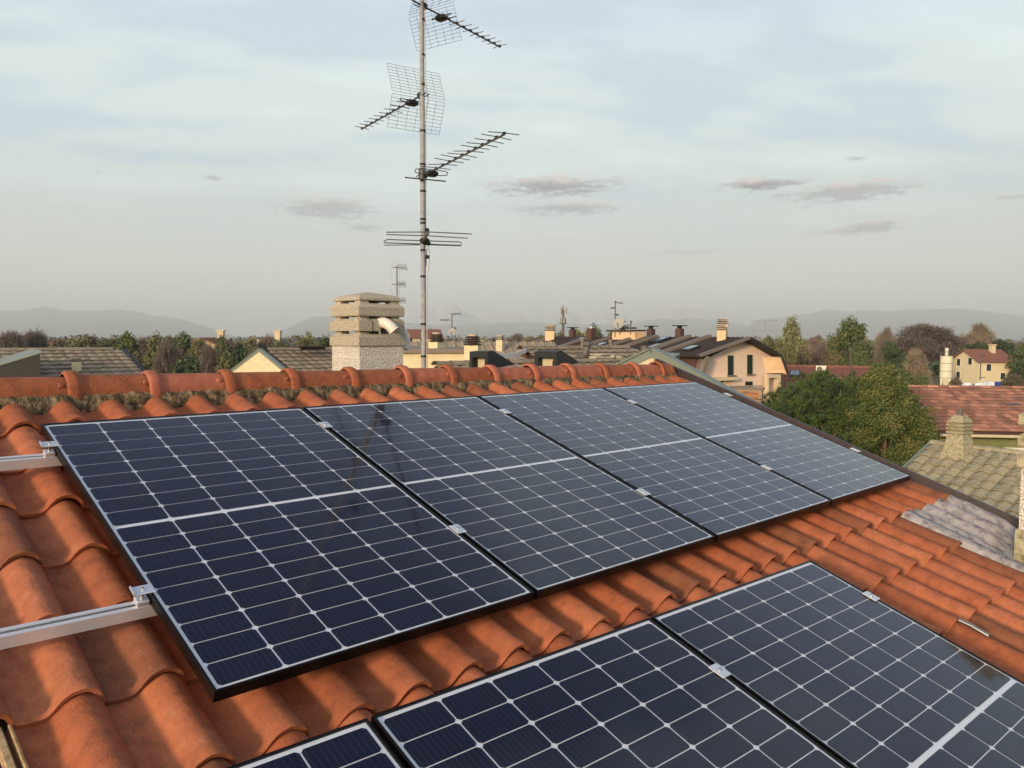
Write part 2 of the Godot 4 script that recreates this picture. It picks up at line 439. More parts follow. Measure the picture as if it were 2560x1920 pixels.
func build_house() -> Node3D:
	var base := Vector3(1.8, GROUND, 2.0)
	var h := thing("tiled_house", base, "near house with an orange clay tile roof that carries the solar panels", "house")
	var B := roof_basis(TURN)
	# walls and the sheets under the tiles
	var s := Shape.new(base)
	s.box(Vector3(1.8, -5.4, 1.5), Vector3(6.2, 7.2, 7.4))
	part(h, "wall", s.done(), M.cream_render)
	s = Shape.new(base)
	s.extrude([on_roof(-1.6, -0.62, -0.185), on_roof(5.02, -0.62, -0.185), on_roof(5.02, 5.0, -0.185), on_roof(-1.6, 5.0, -0.185)], B.y * -0.05)
	s.extrude([Vector3(-1.6, 0.02, -0.62), Vector3(-1.6, -1.5, -5.2), Vector3(5.02, -1.5, -5.2), Vector3(5.02, 0.02, -0.62)], Vector3(0, -0.06, 0))
	part(h, "roof_deck", s.done(), M.deck)
	var kinds := []
	for i in 4: kinds.append(tile_mesh(40 + i))
	var unseen := []
	rng.seed = 3
	for k in range(-6, 8):
		for j in range(-7, 24):
			var u := 0.183 + 0.206 * j
			var v := 1.862 + 0.3525 * k
			if k >= 1 and u > 4.16: continue
			if k == 0 and j in [-3, -4]: continue
			var t := Transform3D(B.rotated(B.y, rng.randf_range(-0.008, 0.008)).rotated(B.x, rng.randf_range(-0.006, 0.006)), B * Vector3(u + rng.randf_range(-0.003, 0.003), -0.09 + rng.randf_range(-0.002, 0.002), v + rng.randf_range(-0.006, 0.006)) - base)
			var pick := rng.randi() % 4
			var tint := rng.randi() % 6
			var hid := (u > 0.16 and u < 4.45 and v > 0.5 and v < 1.66) or (u > -0.6 and u < 2.4 and v > 2.55) or u < -1.1 or v > 3.0 and u < 2.6
			if hid: unseen.append(t)
			else: part(h, "tile", kinds[pick], M["clay_%d" % tint], t)
	tag(many(h, "tile", kinds[0], M.clay_0, unseen), "", "", "", "stuff")
	# ridge caps, bedded in mortar
	var cap := ridge_cap_mesh()
	for c in [-0.905, -0.52, -0.135, 0.245, 0.615, 1.005, 1.381, 1.774, 2.163, 2.525, 2.909, 3.302, 3.693, 4.079, 4.49, 4.83]:
		var dir := Vector3(1, -0.0085, TURN).normalized()
		var b := Basis(dir, Vector3.UP, dir.cross(Vector3.UP)).orthonormalized()
		b = b.rotated(Vector3.UP, rng.randf_range(-0.012, 0.012)).rotated(b.z, rng.randf_range(-0.008, 0.008))
		var o := part(h, "ridge_cap", cap, M.ridge_clay if rng.randf() < 0.7 else M.clay_1, Transform3D(b, Vector3(c - 0.02, 0.079 - 0.0085 * c + rng.randf_range(-0.004, 0.004), -0.62 + TURN * c) - base))
		if c == 4.83: o.scale.x = 0.44
	var fn := FastNoiseLite.new()
	fn.seed = 9; fn.frequency = 9.0
	s = Shape.new(base)
	var rows := [[0.095, -0.56], [0.070, -0.520], [0.03, -0.505], [-0.02, -0.500], [-0.09, -0.49]]
	s.st.set_smooth_group(1)
	var mp := func(i: int, k: int) -> Vector3:
		var x := -1.5 + i * 0.02
		var g: Array = rows[k]
		return Vector3(x, g[0] - 0.0085 * x + fn.get_noise_2d(x * 2.0, k * 3.0) * 0.012, g[1] + TURN * x + fn.get_noise_2d(x * 1.4 + 30.0, k * 0.7) * 0.012 + (0.004 * sin(x * 37.0) if k in [1, 2] else 0.0))
	for i in 326:
		for k in 4: s.quad(mp.call(i, k), mp.call(i + 1, k), mp.call(i + 1, k + 1), mp.call(i, k + 1))
	part(h, "mortar_bed", s.done(), M.mortar)
	# verge flashing along the right edge
	s = Shape.new(base)
	var va := -0.74
	for seg in [[4.96, -0.175, 5.03, -0.17], [5.03, -0.17, 5.075, -0.07], [5.075, -0.07, 5.115, -0.073], [5.115, -0.073, 5.12, -0.30]]:
		s.extrude([on_roof(seg[0], va, seg[1]), on_roof(seg[2], va, seg[3]), on_roof(seg[2], 4.6, seg[3] - 0.05), on_roof(seg[0], 4.6, seg[1] - 0.05)], B.y * -0.004)
	part(h, "verge_flashing", s.done(), M.brown_metal)
	# lead dressed over the last columns beside the chimney: three rolls that flatten out downhill
	s = Shape.new(base)
	s.st.set_smooth_group(1)
	var lp := func(i: int, k: int) -> Vector3:
		var u := 4.10 + i * 0.03
		var v := 1.93 + k * 0.06
		var roll: float = pow(absf(cos((u - 4.303) / 0.206 * PI)), 1.5) * 0.056
		var flat := smoothstep(2.32, 2.55, v + (u - 4.2) * 0.12) if u > 4.27 else 0.0
		var hh := -0.146 + roll * (1.0 - flat * 0.95) + fn.get_noise_2d(u * 1.1, v * 1.1) * 0.007
		if u < 4.2: hh = maxf(hh, -0.078 - (4.2 - u) * 0.25)
		if i == 0: hh = -0.150
		return on_roof(u - (v - 1.93) * 0.05 * (1.0 if u < 4.3 else 0.4) , v, hh)
	for i in 30:
		for k in 38: s.quad(lp.call(i, k), lp.call(i + 1, k), lp.call(i + 1, k + 1), lp.call(i, k + 1))
	part(h, "lead_flashing", s.done(), M.lead)
	return h

func panel_meshes() -> Dictionary:
	var W := 1.134
	var L := 1.7415
	var d := {}
	var s := Shape.new()
	s.bevel_box(Vector3(-0.004, -0.017, L / 2), Vector3(0.008, 0.036, L + 0.016), 0.0012)
	s.bevel_box(Vector3(W + 0.004, -0.017, L / 2), Vector3(0.008, 0.036, L + 0.016), 0.0012)
	s.bevel_box(Vector3(W / 2, -0.0175, -0.004), Vector3(W, 0.036, 0.008), 0.0012)
	s.bevel_box(Vector3(W / 2, -0.0175, L + 0.004), Vector3(W, 0.036, 0.008), 0.0012)
	d.frame = s.done()
	s = Shape.new()
	s.box(Vector3(W / 2, -0.008, L / 2), Vector3(W, 0.004, L))
	d.back = s.done()
	s = Shape.new()
	s.quad(Vector3(0, -0.001, 0), Vector3(W, -0.001, 0), Vector3(W, -0.001, L), Vector3(0, -0.001, L))
	d.pane = s.done()
	s = Shape.new()
	var a := 0.1808 / 2
	var b := 0.0911 / 2
	var c := 0.0085
	s.fan([Vector3(-a, 0, -b + c), Vector3(-a + c, 0, -b), Vector3(a - c, 0, -b), Vector3(a, 0, -b + c), Vector3(a, 0, b - c), Vector3(a - c, 0, b), Vector3(-a + c, 0, b), Vector3(-a, 0, b - c)])
	d.cell = s.done()
	var spots := []
	for k in 18:
		for i in 6:
			var x := 0.012 + a + i * (0.1808 + 0.0054)
			var z := 0.014 + b + k * (0.0911 + 0.0036) + (0.0150 if k > 8 else 0.0)
			spots.append(Vector3(x, -0.0045, z))
	d.spots = spots
	return d

func build_panels() -> void:
	var d := panel_meshes()
	var names := ["solar panel at the left end of the upper row, above the bare rail ends", "second solar panel of the upper row, crossed by the dark mirror image of the mast", "third solar panel from the left in the upper row, greyish with sky", "pale blue solar panel at the right end of the upper row, by the brown verge",
		"solar panel of the lower row of which only a top right corner shows", "middle solar panel of the lower row, cut by the bottom edge of the picture", "solar panel at the right end of the lower row, beside bare tiles"]
	rng.seed = 21
	for i in 7:
		var b := roof_basis()
		var o: Vector3
		if i < 4: o = on_roof(i * 1.16464, 0, 0)
		else:
			b = roof_basis(0.03015)
			o = on_roof(0.32146, 1.9992, -0.01536) + b.x * (i - 5) * 1.16464
		var p := thing("solar_panel", o, names[i], "solar panel", "solar panels in two rows on the tiles")
		p.basis = b
		part(p, "frame", d.frame, M.frame_black)
		part(p, "backsheet", d.back, M.backsheet)
		for q in d.spots: part(p, "cell", d.cell, M["cell_%d" % (rng.randi() % 3)], Transform3D(Basis(), q))
		part(p, "glass_pane", d.pane, M.glass_pane)

func rail(called: String, label: String, v0: float, u0: float, u1: float, clamps: Array, end_left: bool, drop := 0.0) -> void:
	var b := roof_basis(0.018)
	var o := on_roof(u0, v0 + 0.018 * u0, drop)
	var r := thing("mounting_rail", o, label, "rail", "aluminium rails under the panels")
	r.basis = b
	var L := u1 - u0
	var s := Shape.new()
	# channel section: walls, floor and two lips beside the slot
	s.box(Vector3(L / 2, -0.0565, 0.0185), Vector3(L, 0.039, 0.003))
	s.box(Vector3(L / 2, -0.0565, -0.0185), Vector3(L, 0.039, 0.003))
	s.box(Vector3(L / 2, -0.0745, 0), Vector3(L, 0.003, 0.034))
	s.box(Vector3(L / 2, -0.0385, 0.0115), Vector3(L, 0.003, 0.011))
	s.box(Vector3(L / 2, -0.0385, -0.0115), Vector3(L, 0.003, 0.011))
	part(r, "rail_profile", s.done(), M.aluminium)
	for u in clamps:
		s = Shape.new()
		s.bevel_box(Vector3(u - u0, 0.0045, 0), Vector3(0.047, 0.005, 0.062), 0.0015)
		s.box(Vector3(u - u0, -0.02, 0), Vector3(0.008, 0.045, 0.05))
		var c := part(r, "clamp", s.done(), M.clamp_metal)
		s = Shape.new()
		s.tube([Vector3(u - u0, 0.006, 0), Vector3(u - u0, 0.012, 0)], 0.0065, -1, 6)
		part(c, "bolt", s.done(), M.steel)
	if end_left:
		var x := -0.028 - u0
		s = Shape.new()
		s.bevel_box(Vector3(x, 0.010, 0), Vector3(0.062, 0.004, 0.044), 0.0015)
		s.box(Vector3(x + 0.028, 0.006, 0), Vector3(0.004, 0.006, 0.044))
		s.box(Vector3(x - 0.029, 0.014, 0), Vector3(0.004, 0.006, 0.044))
		s.bevel_box(Vector3(x, -0.028, 0), Vector3(0.036, 0.018, 0.036), 0.002)
		var c := part(r, "clamp", s.done(), M.clamp_metal)
		s = Shape.new()
		s.tube([Vector3(x, -0.03, 0), Vector3(x, 0.018, 0)], 0.0045, -1, 8)
		part(c, "bolt", s.done(), M.steel)

func build_rails() -> void:
	rail("mounting_rail", "upper aluminium rail, running out to the left under the upper row of panels", 0.213, -1.5, 4.70, [1.1493, 2.314, 3.4786, 4.652], true)
	rail("mounting_rail", "second aluminium rail from the ridge, its bare end crossing the tiles at the left edge", 1.268, -1.5, 4.70, [1.1493, 2.314, 3.4786, 4.652], true)
	rail("mounting_rail", "aluminium rail hidden under the lower row of panels but for its two bright clamps", 2.317, -0.6, 2.64, [0.278, 1.445, 2.60], false, -0.0155)
	var o := on_roof(3.01, 2.67, -0.086)
	var k := thing("roof_hook", o, "shiny steel hook poking out below a tile at the right", "hook")
	k.basis = roof_basis(TURN)
	var s := Shape.new()
	s.tube([Vector3(0, 0.0, -0.05), Vector3(0.0, 0.006, 0.0), Vector3(0.0, 0.004, 0.075)], 0.011, 0.010, 10)
	part(k, "hook_arm", s.done(), M.steel)
	for i in 2:
		var p := thing("roof_batten", on_roof([-0.4315, -0.404][i], 1.50, -0.148), ["thick pale timber batten bared by the missing tiles at lower left", "thin pale timber batten beside the thick one at lower left"][i], "batten")
		p.basis = roof_basis(-0.02)
		s = Shape.new()
		s.bevel_box(Vector3(0, 0, 0.4), Vector3([0.020, 0.009][i], 0.03, 0.8), 0.003)
		part(p, "timber", s.done(), M.timber)

# a louvred concrete chimney: shaft, rings with corner posts between them, a low pyramid on top
func ring_mesh(a: float, y0: float, y1: float, y2: float, inner: float, post: float, y3: float) -> ArrayMesh:
	var s := Shape.new()
	var f := func(r: float, y: float) -> Array: return [Vector3(-r, y, r), Vector3(-r, y, -r), Vector3(r, y, -r), Vector3(r, y, r)]
	var l := [f.call(a - 0.006, y0), f.call(a, y0 + 0.008), f.call(a, y1), f.call(inner, y2), f.call(inner - 0.06, y2), f.call(inner - 0.06, y0), f.call(a - 0.006, y0)]
	for k in l.size() - 1:
		for i in 4:
			var j := (i + 1) % 4
			s.quad(l[k][i], l[k + 1][i], l[k + 1][j], l[k][j])
	if post > 0.0:
		for sx in [-1, 1]:
			for sz in [-1, 1]:
				# a post that grows out of the chamfer at each corner
				var c0 := Vector3(sx * (a - 0.012), y1 + 0.004, sz * (a - 0.012))
				var q := func(r: float, wd: float, y: float) -> Array: return [Vector3(sx * r, y, sz * r), Vector3(sx * (r - wd), y, sz * r), Vector3(sx * (r - wd), y, sz * (r - wd)), Vector3(sx * r, y, sz * (r - wd))]
				var lo: Array = q.call(a - 0.008, post + 0.035, y1)
				var mi: Array = q.call(inner - 0.002, post, y2 + 0.006)
				var hi: Array = q.call(inner - 0.004, post - 0.008, y3)
				for pair in [[lo, mi], [mi, hi]]:
					for i in 4:
						var j := (i + 1) % 4
						if sx * sz > 0: s.quad(pair[0][j], pair[1][j], pair[1][i], pair[0][i])
						else: s.quad(pair[0][i], pair[1][i], pair[1][j], pair[0][j])
	return s.done()

func build_chimneys() -> void:
	var c := Vector3(2.747 + 0.232, -0.30, -1.994 - 0.232)
	var ch := thing("louvred_chimney", c, "louvred concrete chimney on a rough white shaft behind the ridge", "chimney")
	var s := Shape.new()
	var a := 0.218
	s.box(Vector3(0, 0.14, 0), Vector3(2 * a, 0.88, 2 * a))
	part(ch, "shaft", s.done(), M.rough_plaster)
	var ys := [[0.275, 0.352, 0.378, 0.403], [0.403, 0.485, 0.507, 0.528], [0.526, 0.602, 0.634, 0.660]]
	for k in 3:
		var y: Array = ys[k]
		if k != 1:
			part(ch, "louvre_ring", ring_mesh(0.232 - 0.002 * k, y[0] + 0.30, y[1] + 0.30, y[2] + 0.30, 0.196, 0.085, y[3] + 0.30), M.concrete)
		else:
			# the middle ring is broken out where the white pipes come through
			var y0: float = y[0] + 0.30
			var y1: float = y[1] + 0.30
			var y2: float = y[2] + 0.30
			var b := 0.230
			part(ch, "louvre_ring", broken_ring(b, y0, y1, y2, y[3] + 0.30), M.concrete)
	var f := func(r: float, y: float) -> Array: return [Vector3(-r, y + 0.3, r), Vector3(-r, y + 0.3, -r), Vector3(r, y + 0.3, -r), Vector3(r, y + 0.3, r)]
	s = Shape.new()
	var l := [f.call(0.200, 0.656), f.call(0.208, 0.662), f.call(0.205, 0.680), f.call(0.165, 0.706), f.call(0.02, 0.735)]
	for k in l.size() - 1:
		for i in 4:
			var j := (i + 1) % 4
			s.quad(l[k][i], l[k + 1][i], l[k + 1][j], l[k][j])
	s.fan(l[-1])
	var under: Array = l[0].duplicate(); under.reverse()
	s.fan(under)
	part(ch, "chimney_cap", s.done(), M.concrete)
	s = Shape.new()
	s.tube([Vector3(0.0, 0.1, -0.04), Vector3(0.0, 0.93, -0.04)], 0.065, -1, 14)
	part(ch, "flue", s.done(), M.concrete)
	# white flue elbows
	s = Shape.new()
	var path := [Vector3(-0.03, 0.775, 0.02), Vector3(-0.005, 0.775, 0.14), Vector3(0.015, 0.773, 0.235), Vector3(0.03, 0.762, 0.262), Vector3(0.05, 0.738, 0.285), Vector3(0.068, 0.705, 0.305)]
	s.tube(path, 0.046, 0.046, 18, false)
	var dirn: Vector3 = (path[5] - path[4]).normalized()
	s.tube([path[5] - dirn * 0.012, path[5] + dirn * 0.004], 0.050, 0.050, 18, false)
	part(ch, "flue_pipe", s.done(), M.white_pvc)
	s = Shape.new()
	s.tube([Vector3(0.10, 0.705, 0.10), Vector3(0.24, 0.71, 0.10), Vector3(0.29, 0.70, 0.10), Vector3(0.32, 0.66, 0.10), Vector3(0.325, 0.60, 0.10), Vector3(0.31, 0.55, 0.10)], 0.050, 0.046, 18)
	part(ch, "flue_pipe", s.done(), M.white_pvc)
	# the second chimney, at the right edge of the picture
	var p := on_roof(4.36, 2.46, -0.15)
	var c2 := Vector3(p.x + 0.277, p.y, p.z + 0.272)
	var d := thing("plastered_chimney", c2, "white roughcast chimney with mossy concrete base cut by the right edge of the picture", "chimney")
	s = Shape.new()
	s.box(Vector3(0, 0.34, 0), Vector3(0.45, 0.40, 0.45))
	part(d, "shaft", s.done(), M.rough_plaster)
	s = Shape.new()
	s.extrude([Vector3(-0.25, -0.35, 0.24), Vector3(-0.24, 0.13, 0.24), Vector3(-0.232, 0.165, 0.24), Vector3(0.232, 0.165, 0.24), Vector3(0.24, 0.13, 0.24), Vector3(0.25, -0.35, 0.24)], Vector3(0, 0, -0.48))
	part(d, "plinth", s.done(), M.old_concrete)
	for k in 3:
		var y := 0.525 + k * 0.122
		part(d, "louvre_ring", ring_mesh(0.244, y, y + 0.062, y + 0.090, 0.205, 0.09, y + 0.122), M.old_concrete)
	s = Shape.new()
	s.bevel_box(Vector3(0, 0.915, 0), Vector3(0.42, 0.05, 0.42), 0.02)
	part(d, "chimney_cap", s.done(), M.old_concrete)

func broken_ring(a: float, y0: float, y1: float, y2: float, y3: float) -> ArrayMesh:
	# three whole sides and two stubs on the front, with corner posts
	var s := Shape.new()
	var i := 0.194
	var side := func(p: Vector3, q: Vector3, out: Vector3) -> void:
		var n0 := p - out * 0.06
		var n1 := q - out * 0.06
		var up := Vector3.UP
		var ps := [p + up * y0, p + up * y1, p - out * (a - i) + up * y2, n0 - out * 0.03 + up * y2, n0 - out * 0.03 + up * y0]
		s.extrude(ps, q - p)
	side.call(Vector3(-a, 0, -a), Vector3(-a, 0, a), Vector3(-1, 0, 0))
	side.call(Vector3(a, 0, a - 0.005), Vector3(a, 0, -a), Vector3(1, 0, 0))
	side.call(Vector3(a - 0.09, 0, -a + 0.002), Vector3(-a + 0.09, 0, -a + 0.002), Vector3(0, 0, -1))
	side.call(Vector3(-a + 0.002, 0, a + 0.002), Vector3(-a + 0.128, 0, a + 0.002), Vector3(0, 0, 1))
	side.call(Vector3(-a + 0.136, 0, a - 0.004), Vector3(-a + 0.215, 0, a - 0.004), Vector3(0, 0, 1))
	for sx in [-1, 1]:
		for sz in [-1, 1]:
			s.box(Vector3(sx * (i - 0.04), (y2 + y3) / 2 - 0.006, sz * (i - 0.04)), Vector3(0.085, y3 - y2 + 0.012, 0.085))
	return s.done()

# ---------- antennas ----------
func rod(p: Vector3, q: Vector3, r: float, origin: Vector3, n := 6) -> ArrayMesh:
	var s := Shape.new(origin)
	s.tube([p, q], r, -1, n)
	return s.done()
func bent(path: Array, r: float, origin: Vector3, n := 6) -> ArrayMesh:
	var s := Shape.new(origin)
	s.tube(path, r, -1, n)
	return s.done()
func grid_mesh(c: Vector3, e: Vector3, up: Vector3, wide: float, high: float, nx: int, ny: int, origin: Vector3) -> ArrayMesh:
	var s := Shape.new(origin)
	for i in nx + 1: 
		var x := -wide / 2 + wide * i / nx
		s.tube([c + e * x, c + e * x + up * high], 0.0015, -1, 4)
	for k in ny + 1:
		s.tube([c - e * wide / 2 + up * (high * k / ny), c + e * wide / 2 + up * (high * k / ny)], 0.0015, -1, 4)
	return s.done()

func uhf(root: Node3D, called: String, m: Vector3, tip: Vector3, back: float, first: float, n: int, half0: float, half1: float, grids: int, lift := 0.0) -> void:
	var o := root.position
	var dir := (tip - m).normalized()
	var e := dir.cross(Vector3.UP).normalized()
	var L := (tip - m).length()
	var start := m - dir * back
	var boom := part(root, called, rod(start, tip, 0.0075, o, 8), M.antenna_metal)
	for i in n:
		var t := lerpf(first, L - 0.01, pow(float(i) / (n - 1), 0.92))
		var p := m + dir * t + Vector3(0, 0.012, 0)
		var hl := lerpf(half0, half1, float(i) / (n - 1)) * rng.randf_range(0.94, 1.04)
		var ee := (e + dir * rng.randf_range(-0.10, 0.10) + Vector3(0, rng.randf_range(-0.07, 0.07), 0)).normalized()
		var bend := Vector3(0, rng.randf_range(-0.008, 0.004), 0)
		part(boom, "element", bent([p - ee * hl + bend, p, p + ee * hl + bend], 0.0034, o, 5), M.antenna_metal)
		var s := Shape.new(o)
		s.box(p - Vector3(0, 0.003, 0), Vector3(0.016, 0.014, 0.03), Basis(e, Vector3.UP, -dir))
		part(boom, "element_clip", s.done(), M.black_plastic)
	# folded dipole and its dark box
	var dp := m + dir * (first - 0.10) - Vector3(0, 0.006, 0)
	var loop := []
	for i in 25:
		var a := TAU * i / 24.0
		loop.append(dp + e * (clampf(cos(a) * 1.25, -1, 1) * (half0 + 0.015)) + (Vector3.UP * 0.5 + dir * 0.6).normalized() * sin(a) * 0.028)
	part(boom, "dipole", bent(loop, 0.004, o, 6), M.antenna_metal)
	var s2 := Shape.new(o)
	s2.bevel_box(dp - Vector3(0, 0.012, 0), Vector3(0.10, 0.045, 0.075), 0.012, Basis(e, Vector3.UP, -dir))
	part(boom, "dipole_box", s2.done(), M.black_plastic)
	if grids > 0:
		var g := m + dir * (first - 0.24)
		for sg in [1.0, -1.0]:
			var up: Vector3 = (Vector3.UP * sg + dir * 0.42).normalized()
			part(boom, "reflector_grid", grid_mesh(g + Vector3.UP * sg * 0.012, e, up, 0.49, 0.27, 6, 9, o), M.wire)
	var cl := Shape.new(o)
	cl.bevel_box(m + dir * 0.028, Vector3(0.05, 0.05, 0.045), 0.008, Basis(e, Vector3.UP, -dir))
	cl.tube([m - e * 0.04 + dir * 0.03, m - e * 0.04 - dir * 0.05], 0.004)
	cl.tube([m + e * 0.04 + dir * 0.03, m + e * 0.04 - dir * 0.05], 0.004)
	part(boom, "mast_clamp", cl.done(), M.black_plastic)

func build_mast() -> void:
	var o := Vector3(3.27, -0.35, -1.81)
	var r := thing("antenna_mast", o, "tall steel mast with four television antennas behind the ridge", "antenna")
	rng.seed = 77
	var s := Shape.new(o)
	s.tube([Vector3(3.27, -0.35, -1.81), Vector3(3.27, 0.75, -1.81)], 0.0220, -1, 18)
	s.tube([Vector3(3.27, 0.74, -1.81), Vector3(3.265, 2.40, -1.81)], 0.0215, -1, 18)
	s.tube([Vector3(3.265, 2.39, -1.81), Vector3(3.26, 4.75, -1.81)], 0.0195, -1, 18)
	part(r, "mast_pole", s.done(), M.mast_steel)
	for y in [0.19, 0.464, 0.866, 1.085, 1.313, 1.345, 1.578, 1.80, 2.076, 2.456, 2.698, 2.983, 3.5, 3.9]:
		s = Shape.new(o)
		s.tube([Vector3(3.267, y - 0.009, -1.81), Vector3(3.267, y + 0.009, -1.81)], 0.0236 if y < 2.4 else 0.0215, -1, 18)
		part(r, "tape_band", s.done(), M.tape)
	uhf(r, "uhf_antenna", Vector3(3.262, 3.10, -1.81), Vector3(4.375, 3.10, -2.06), 0.12, 0.36, 9, 0.085, 0.075, 2)
	uhf(r, "uhf_antenna", Vector3(3.266, 2.372, -1.81), Vector3(3.50, 2.372, -3.10), 0.06, 0.30, 9, 0.092, 0.075, 2)
	uhf(r, "uhf_antenna", Vector3(3.268, 1.705, -1.81), Vector3(2.834, 1.705, -0.33), 0.12, 0.30, 11, 0.125, 0.115, 0)
	part(r, "reflector_bar", rod(Vector3(3.268 - 0.17, 1.672, -1.80 - 0.03), Vector3(3.268 + 0.15, 1.664, -1.80 + 0.11), 0.006, o), M.antenna_metal)
	s = Shape.new(o)
	s.bevel_box(Vector3(3.245, 1.715, -1.79), Vector3(0.045, 0.10, 0.05), 0.008)
	part(r, "mast_clamp", s.done(), M.antenna_metal)
	# band three antenna: short boom towards us, four long rods
	var m := Vector3(3.27, 1.165, -1.81)
	var dir := Vector3(-0.54, 0, 0.84)
	var e := Vector3(0.84, 0, 0.54)
	var boom := part(r, "vhf_antenna", rod(m - dir * 0.22, m + dir * 0.52, 0.012, o, 8), M.antenna_metal)
	for q in [[0.50, 0.335, 0.01], [0.28, 0.33, 0.008], [-0.20, 0.335, -0.01]]:
		var c: Vector3 = m + dir * q[0] + e * 0.012 + Vector3(0, q[2], 0)
		part(boom, "element", bent([c - e * q[1] + Vector3(0, rng.randf_range(-0.012, 0.004), 0), c, c + e * q[1] + Vector3(0, rng.randf_range(-0.014, 0.0), 0)], 0.0045, o), M.antenna_metal)
	var c3 := m - dir * 0.02 + Vector3(0, -0.022, 0)
	for hh in [0.0, 0.028]:
		var wd := 0.325 if hh == 0.0 else 0.30
		part(boom, "dipole", bent([c3 - e * wd + Vector3(0, hh, 0), c3 + e * wd + Vector3(0, hh - 0.006, 0)], 0.005, o), M.antenna_metal)
	for sg in [-1.0, 1.0]: part(boom, "dipole_end", bent([c3 + e * 0.30 * sg + Vector3(0, 0.026, 0), c3 + e * 0.326 * sg + Vector3(0, 0.015, 0), c3 + e * 0.326 * sg], 0.005, o), M.antenna_metal)
	s = Shape.new(o)
	s.bevel_box(m + dir * 0.05 + Vector3(0.01, -0.005, 0.0), Vector3(0.07, 0.05, 0.06), 0.012)
	part(boom, "mast_clamp", s.done(), M.black_plastic)
	s = Shape.new(o)
	s.bevel_box(c3 + dir * 0.05 + e * 0.03, Vector3(0.05, 0.035, 0.05), 0.01)
	part(boom, "dipole_box", s.done(), M.black_plastic)
	for y in [1.255, 1.03]:
		s = Shape.new(o)
		s.bevel_box(Vector3(3.29, y, -1.785), Vector3(0.03, 0.03, 0.035), 0.006)
		part(r, "mast_bracket", s.done(), M.black_plastic)
	# cables
	var cab := [[[3.292, 4.7], [3.288, 3.6], [3.284, 3.1], [3.287, 2.72], [3.29, 2.50], [3.312, 2.40], [3.318, 2.34], [3.30, 2.24], [3.288, 2.12], [3.29, 1.76], [3.288, 1.4], [3.286, 1.2]], [[3.30, 1.14], [3.318, 1.08], [3.312, 0.98], [3.296, 0.86], [3.289, 0.6], [3.287, 0.0]], [[3.30, 1.10], [3.29, 1.03], [3.286, 0.95]]]
	for k in cab.size():
		var path := []
		for i in cab[k].size(): path.append(Vector3(cab[k][i][0], cab[k][i][1], -1.795 + (0.01 if k == 1 else 0.0)))
		part(r, "cable", bent(path, 0.0032, o), M.cable_white if k != 2 else M.black_plastic)

func small_antenna(at_px: Vector2, d: float, top_px: Vector2, label: String, arms: Array, dish := Vector3.ZERO, cage := false) -> void:
	# arms: height share, reach to the right, kind
	var p := at(at_px, d)
	var q := at(top_px, d)
	q.x = p.x; q.z = p.z
	var o := p
	var r := thing("rooftop_antenna", o, label, "antenna", "thin antennas on far roofs")
	part(r, "mast_pole", rod(p, q, 0.0007 * d, o), M.far_metal)
	var right := look.x
	var H := q.y - p.y
	for a in arms:
		var c: Vector3 = p + Vector3(0, H * a[0], 0)
		part(r, "boom", rod(c - right * 0.1, c + right * a[1] + Vector3(0, a[2], 0), 0.0005 * d, o), M.far_metal)
		var s := Shape.new(o)
		for i in 5:
			var t: Vector3 = c + right * (a[1] * (0.2 + 0.2 * i))
			s.tube([t - look.z * 0.12 - Vector3(0, 0.05, 0), t + look.z * 0.12 + Vector3(0, 0.05, 0)], 0.0003 * d, -1, 4)
		if cage:
			for i in 3: s.tube([c + right * (-0.12 + 0.09 * i) - Vector3(0, 0.22, 0), c + right * (-0.10 + 0.07 * i) + Vector3(0, 0.22, 0)], 0.00008 * d, -1, 4)
		part(r, "element", s.done(), M.far_metal)
	if dish != Vector3.ZERO:
		var c := p + right * dish.x + Vector3(0, dish.y, 0) + look.z * 0.4
		var s := Shape.new(o)
		var nz := (look.z * 0.8 - right * 0.5 + Vector3(0, 0.3, 0)).normalized()
		var ax := nz.cross(Vector3.UP).normalized()
		var ay := ax.cross(nz)
		s.st.set_smooth_group(1)
		for k in 3:
			for i in 16:
				var f := func(t: float, an: float) -> Vector3: return c + (ax * cos(an) + ay * sin(an)) * dish.z * t + nz * (0.25 * dish.z * t * t)
				s.quad(f.call(k / 3.0, TAU * i / 16), f.call(k / 3.0, TAU * (i + 1) / 16), f.call((k + 1) / 3.0, TAU * (i + 1) / 16), f.call((k + 1) / 3.0, TAU * i / 16))
		var ds := part(r, "dish", s.done(), M.dish_grey)
		part(ds, "feed_arm", rod(c - ay * dish.z, c + nz * dish.z * 0.9, 0.0004 * d, o), M.far_metal)
		part(r, "dish_bracket", rod(c, p + Vector3(0, dish.y * 0.8, 0), 0.0008 * d, o), M.far_metal)

# ---------- roofs of the village ----------
func wave_tile(tw: float, th: float, humps: int, amp: float, lip := 0.028) -> ArrayMesh:
	var s := Shape.new()
	var n := maxi(4 * humps, 2)
	var f := func(i: int, z: float, y: float) -> Vector3:
		var x := float(i) / n
		return Vector3(x * tw * 0.985, y + amp * pow(maxf(0.0, sin(x * PI * humps)) if humps == 1 else 0.5 - 0.5 * cos(x * TAU * humps), 1.3), z)
	s.st.set_smooth_group(1)
	for i in n: s.quad(f.call(i, 0.0, 0.0), f.call(i + 1, 0.0, 0.0), f.call(i + 1, th * 1.12, lip), f.call(i, th * 1.12, lip))
	s.st.set_smooth_group(-1)
	for i in n: s.quad(f.call(i, th * 1.12, lip), f.call(i + 1, th * 1.12, lip), f.call(i + 1, th * 1.11, lip * 0.4), f.call(i, th * 1.11, lip * 0.4))
	s.quad(f.call(n, 0.0, 0.0), f.call(n, 0.0, -0.02), f.call(n, th * 1.12, -0.002), f.call(n, th * 1.12, lip))
	return s.done()

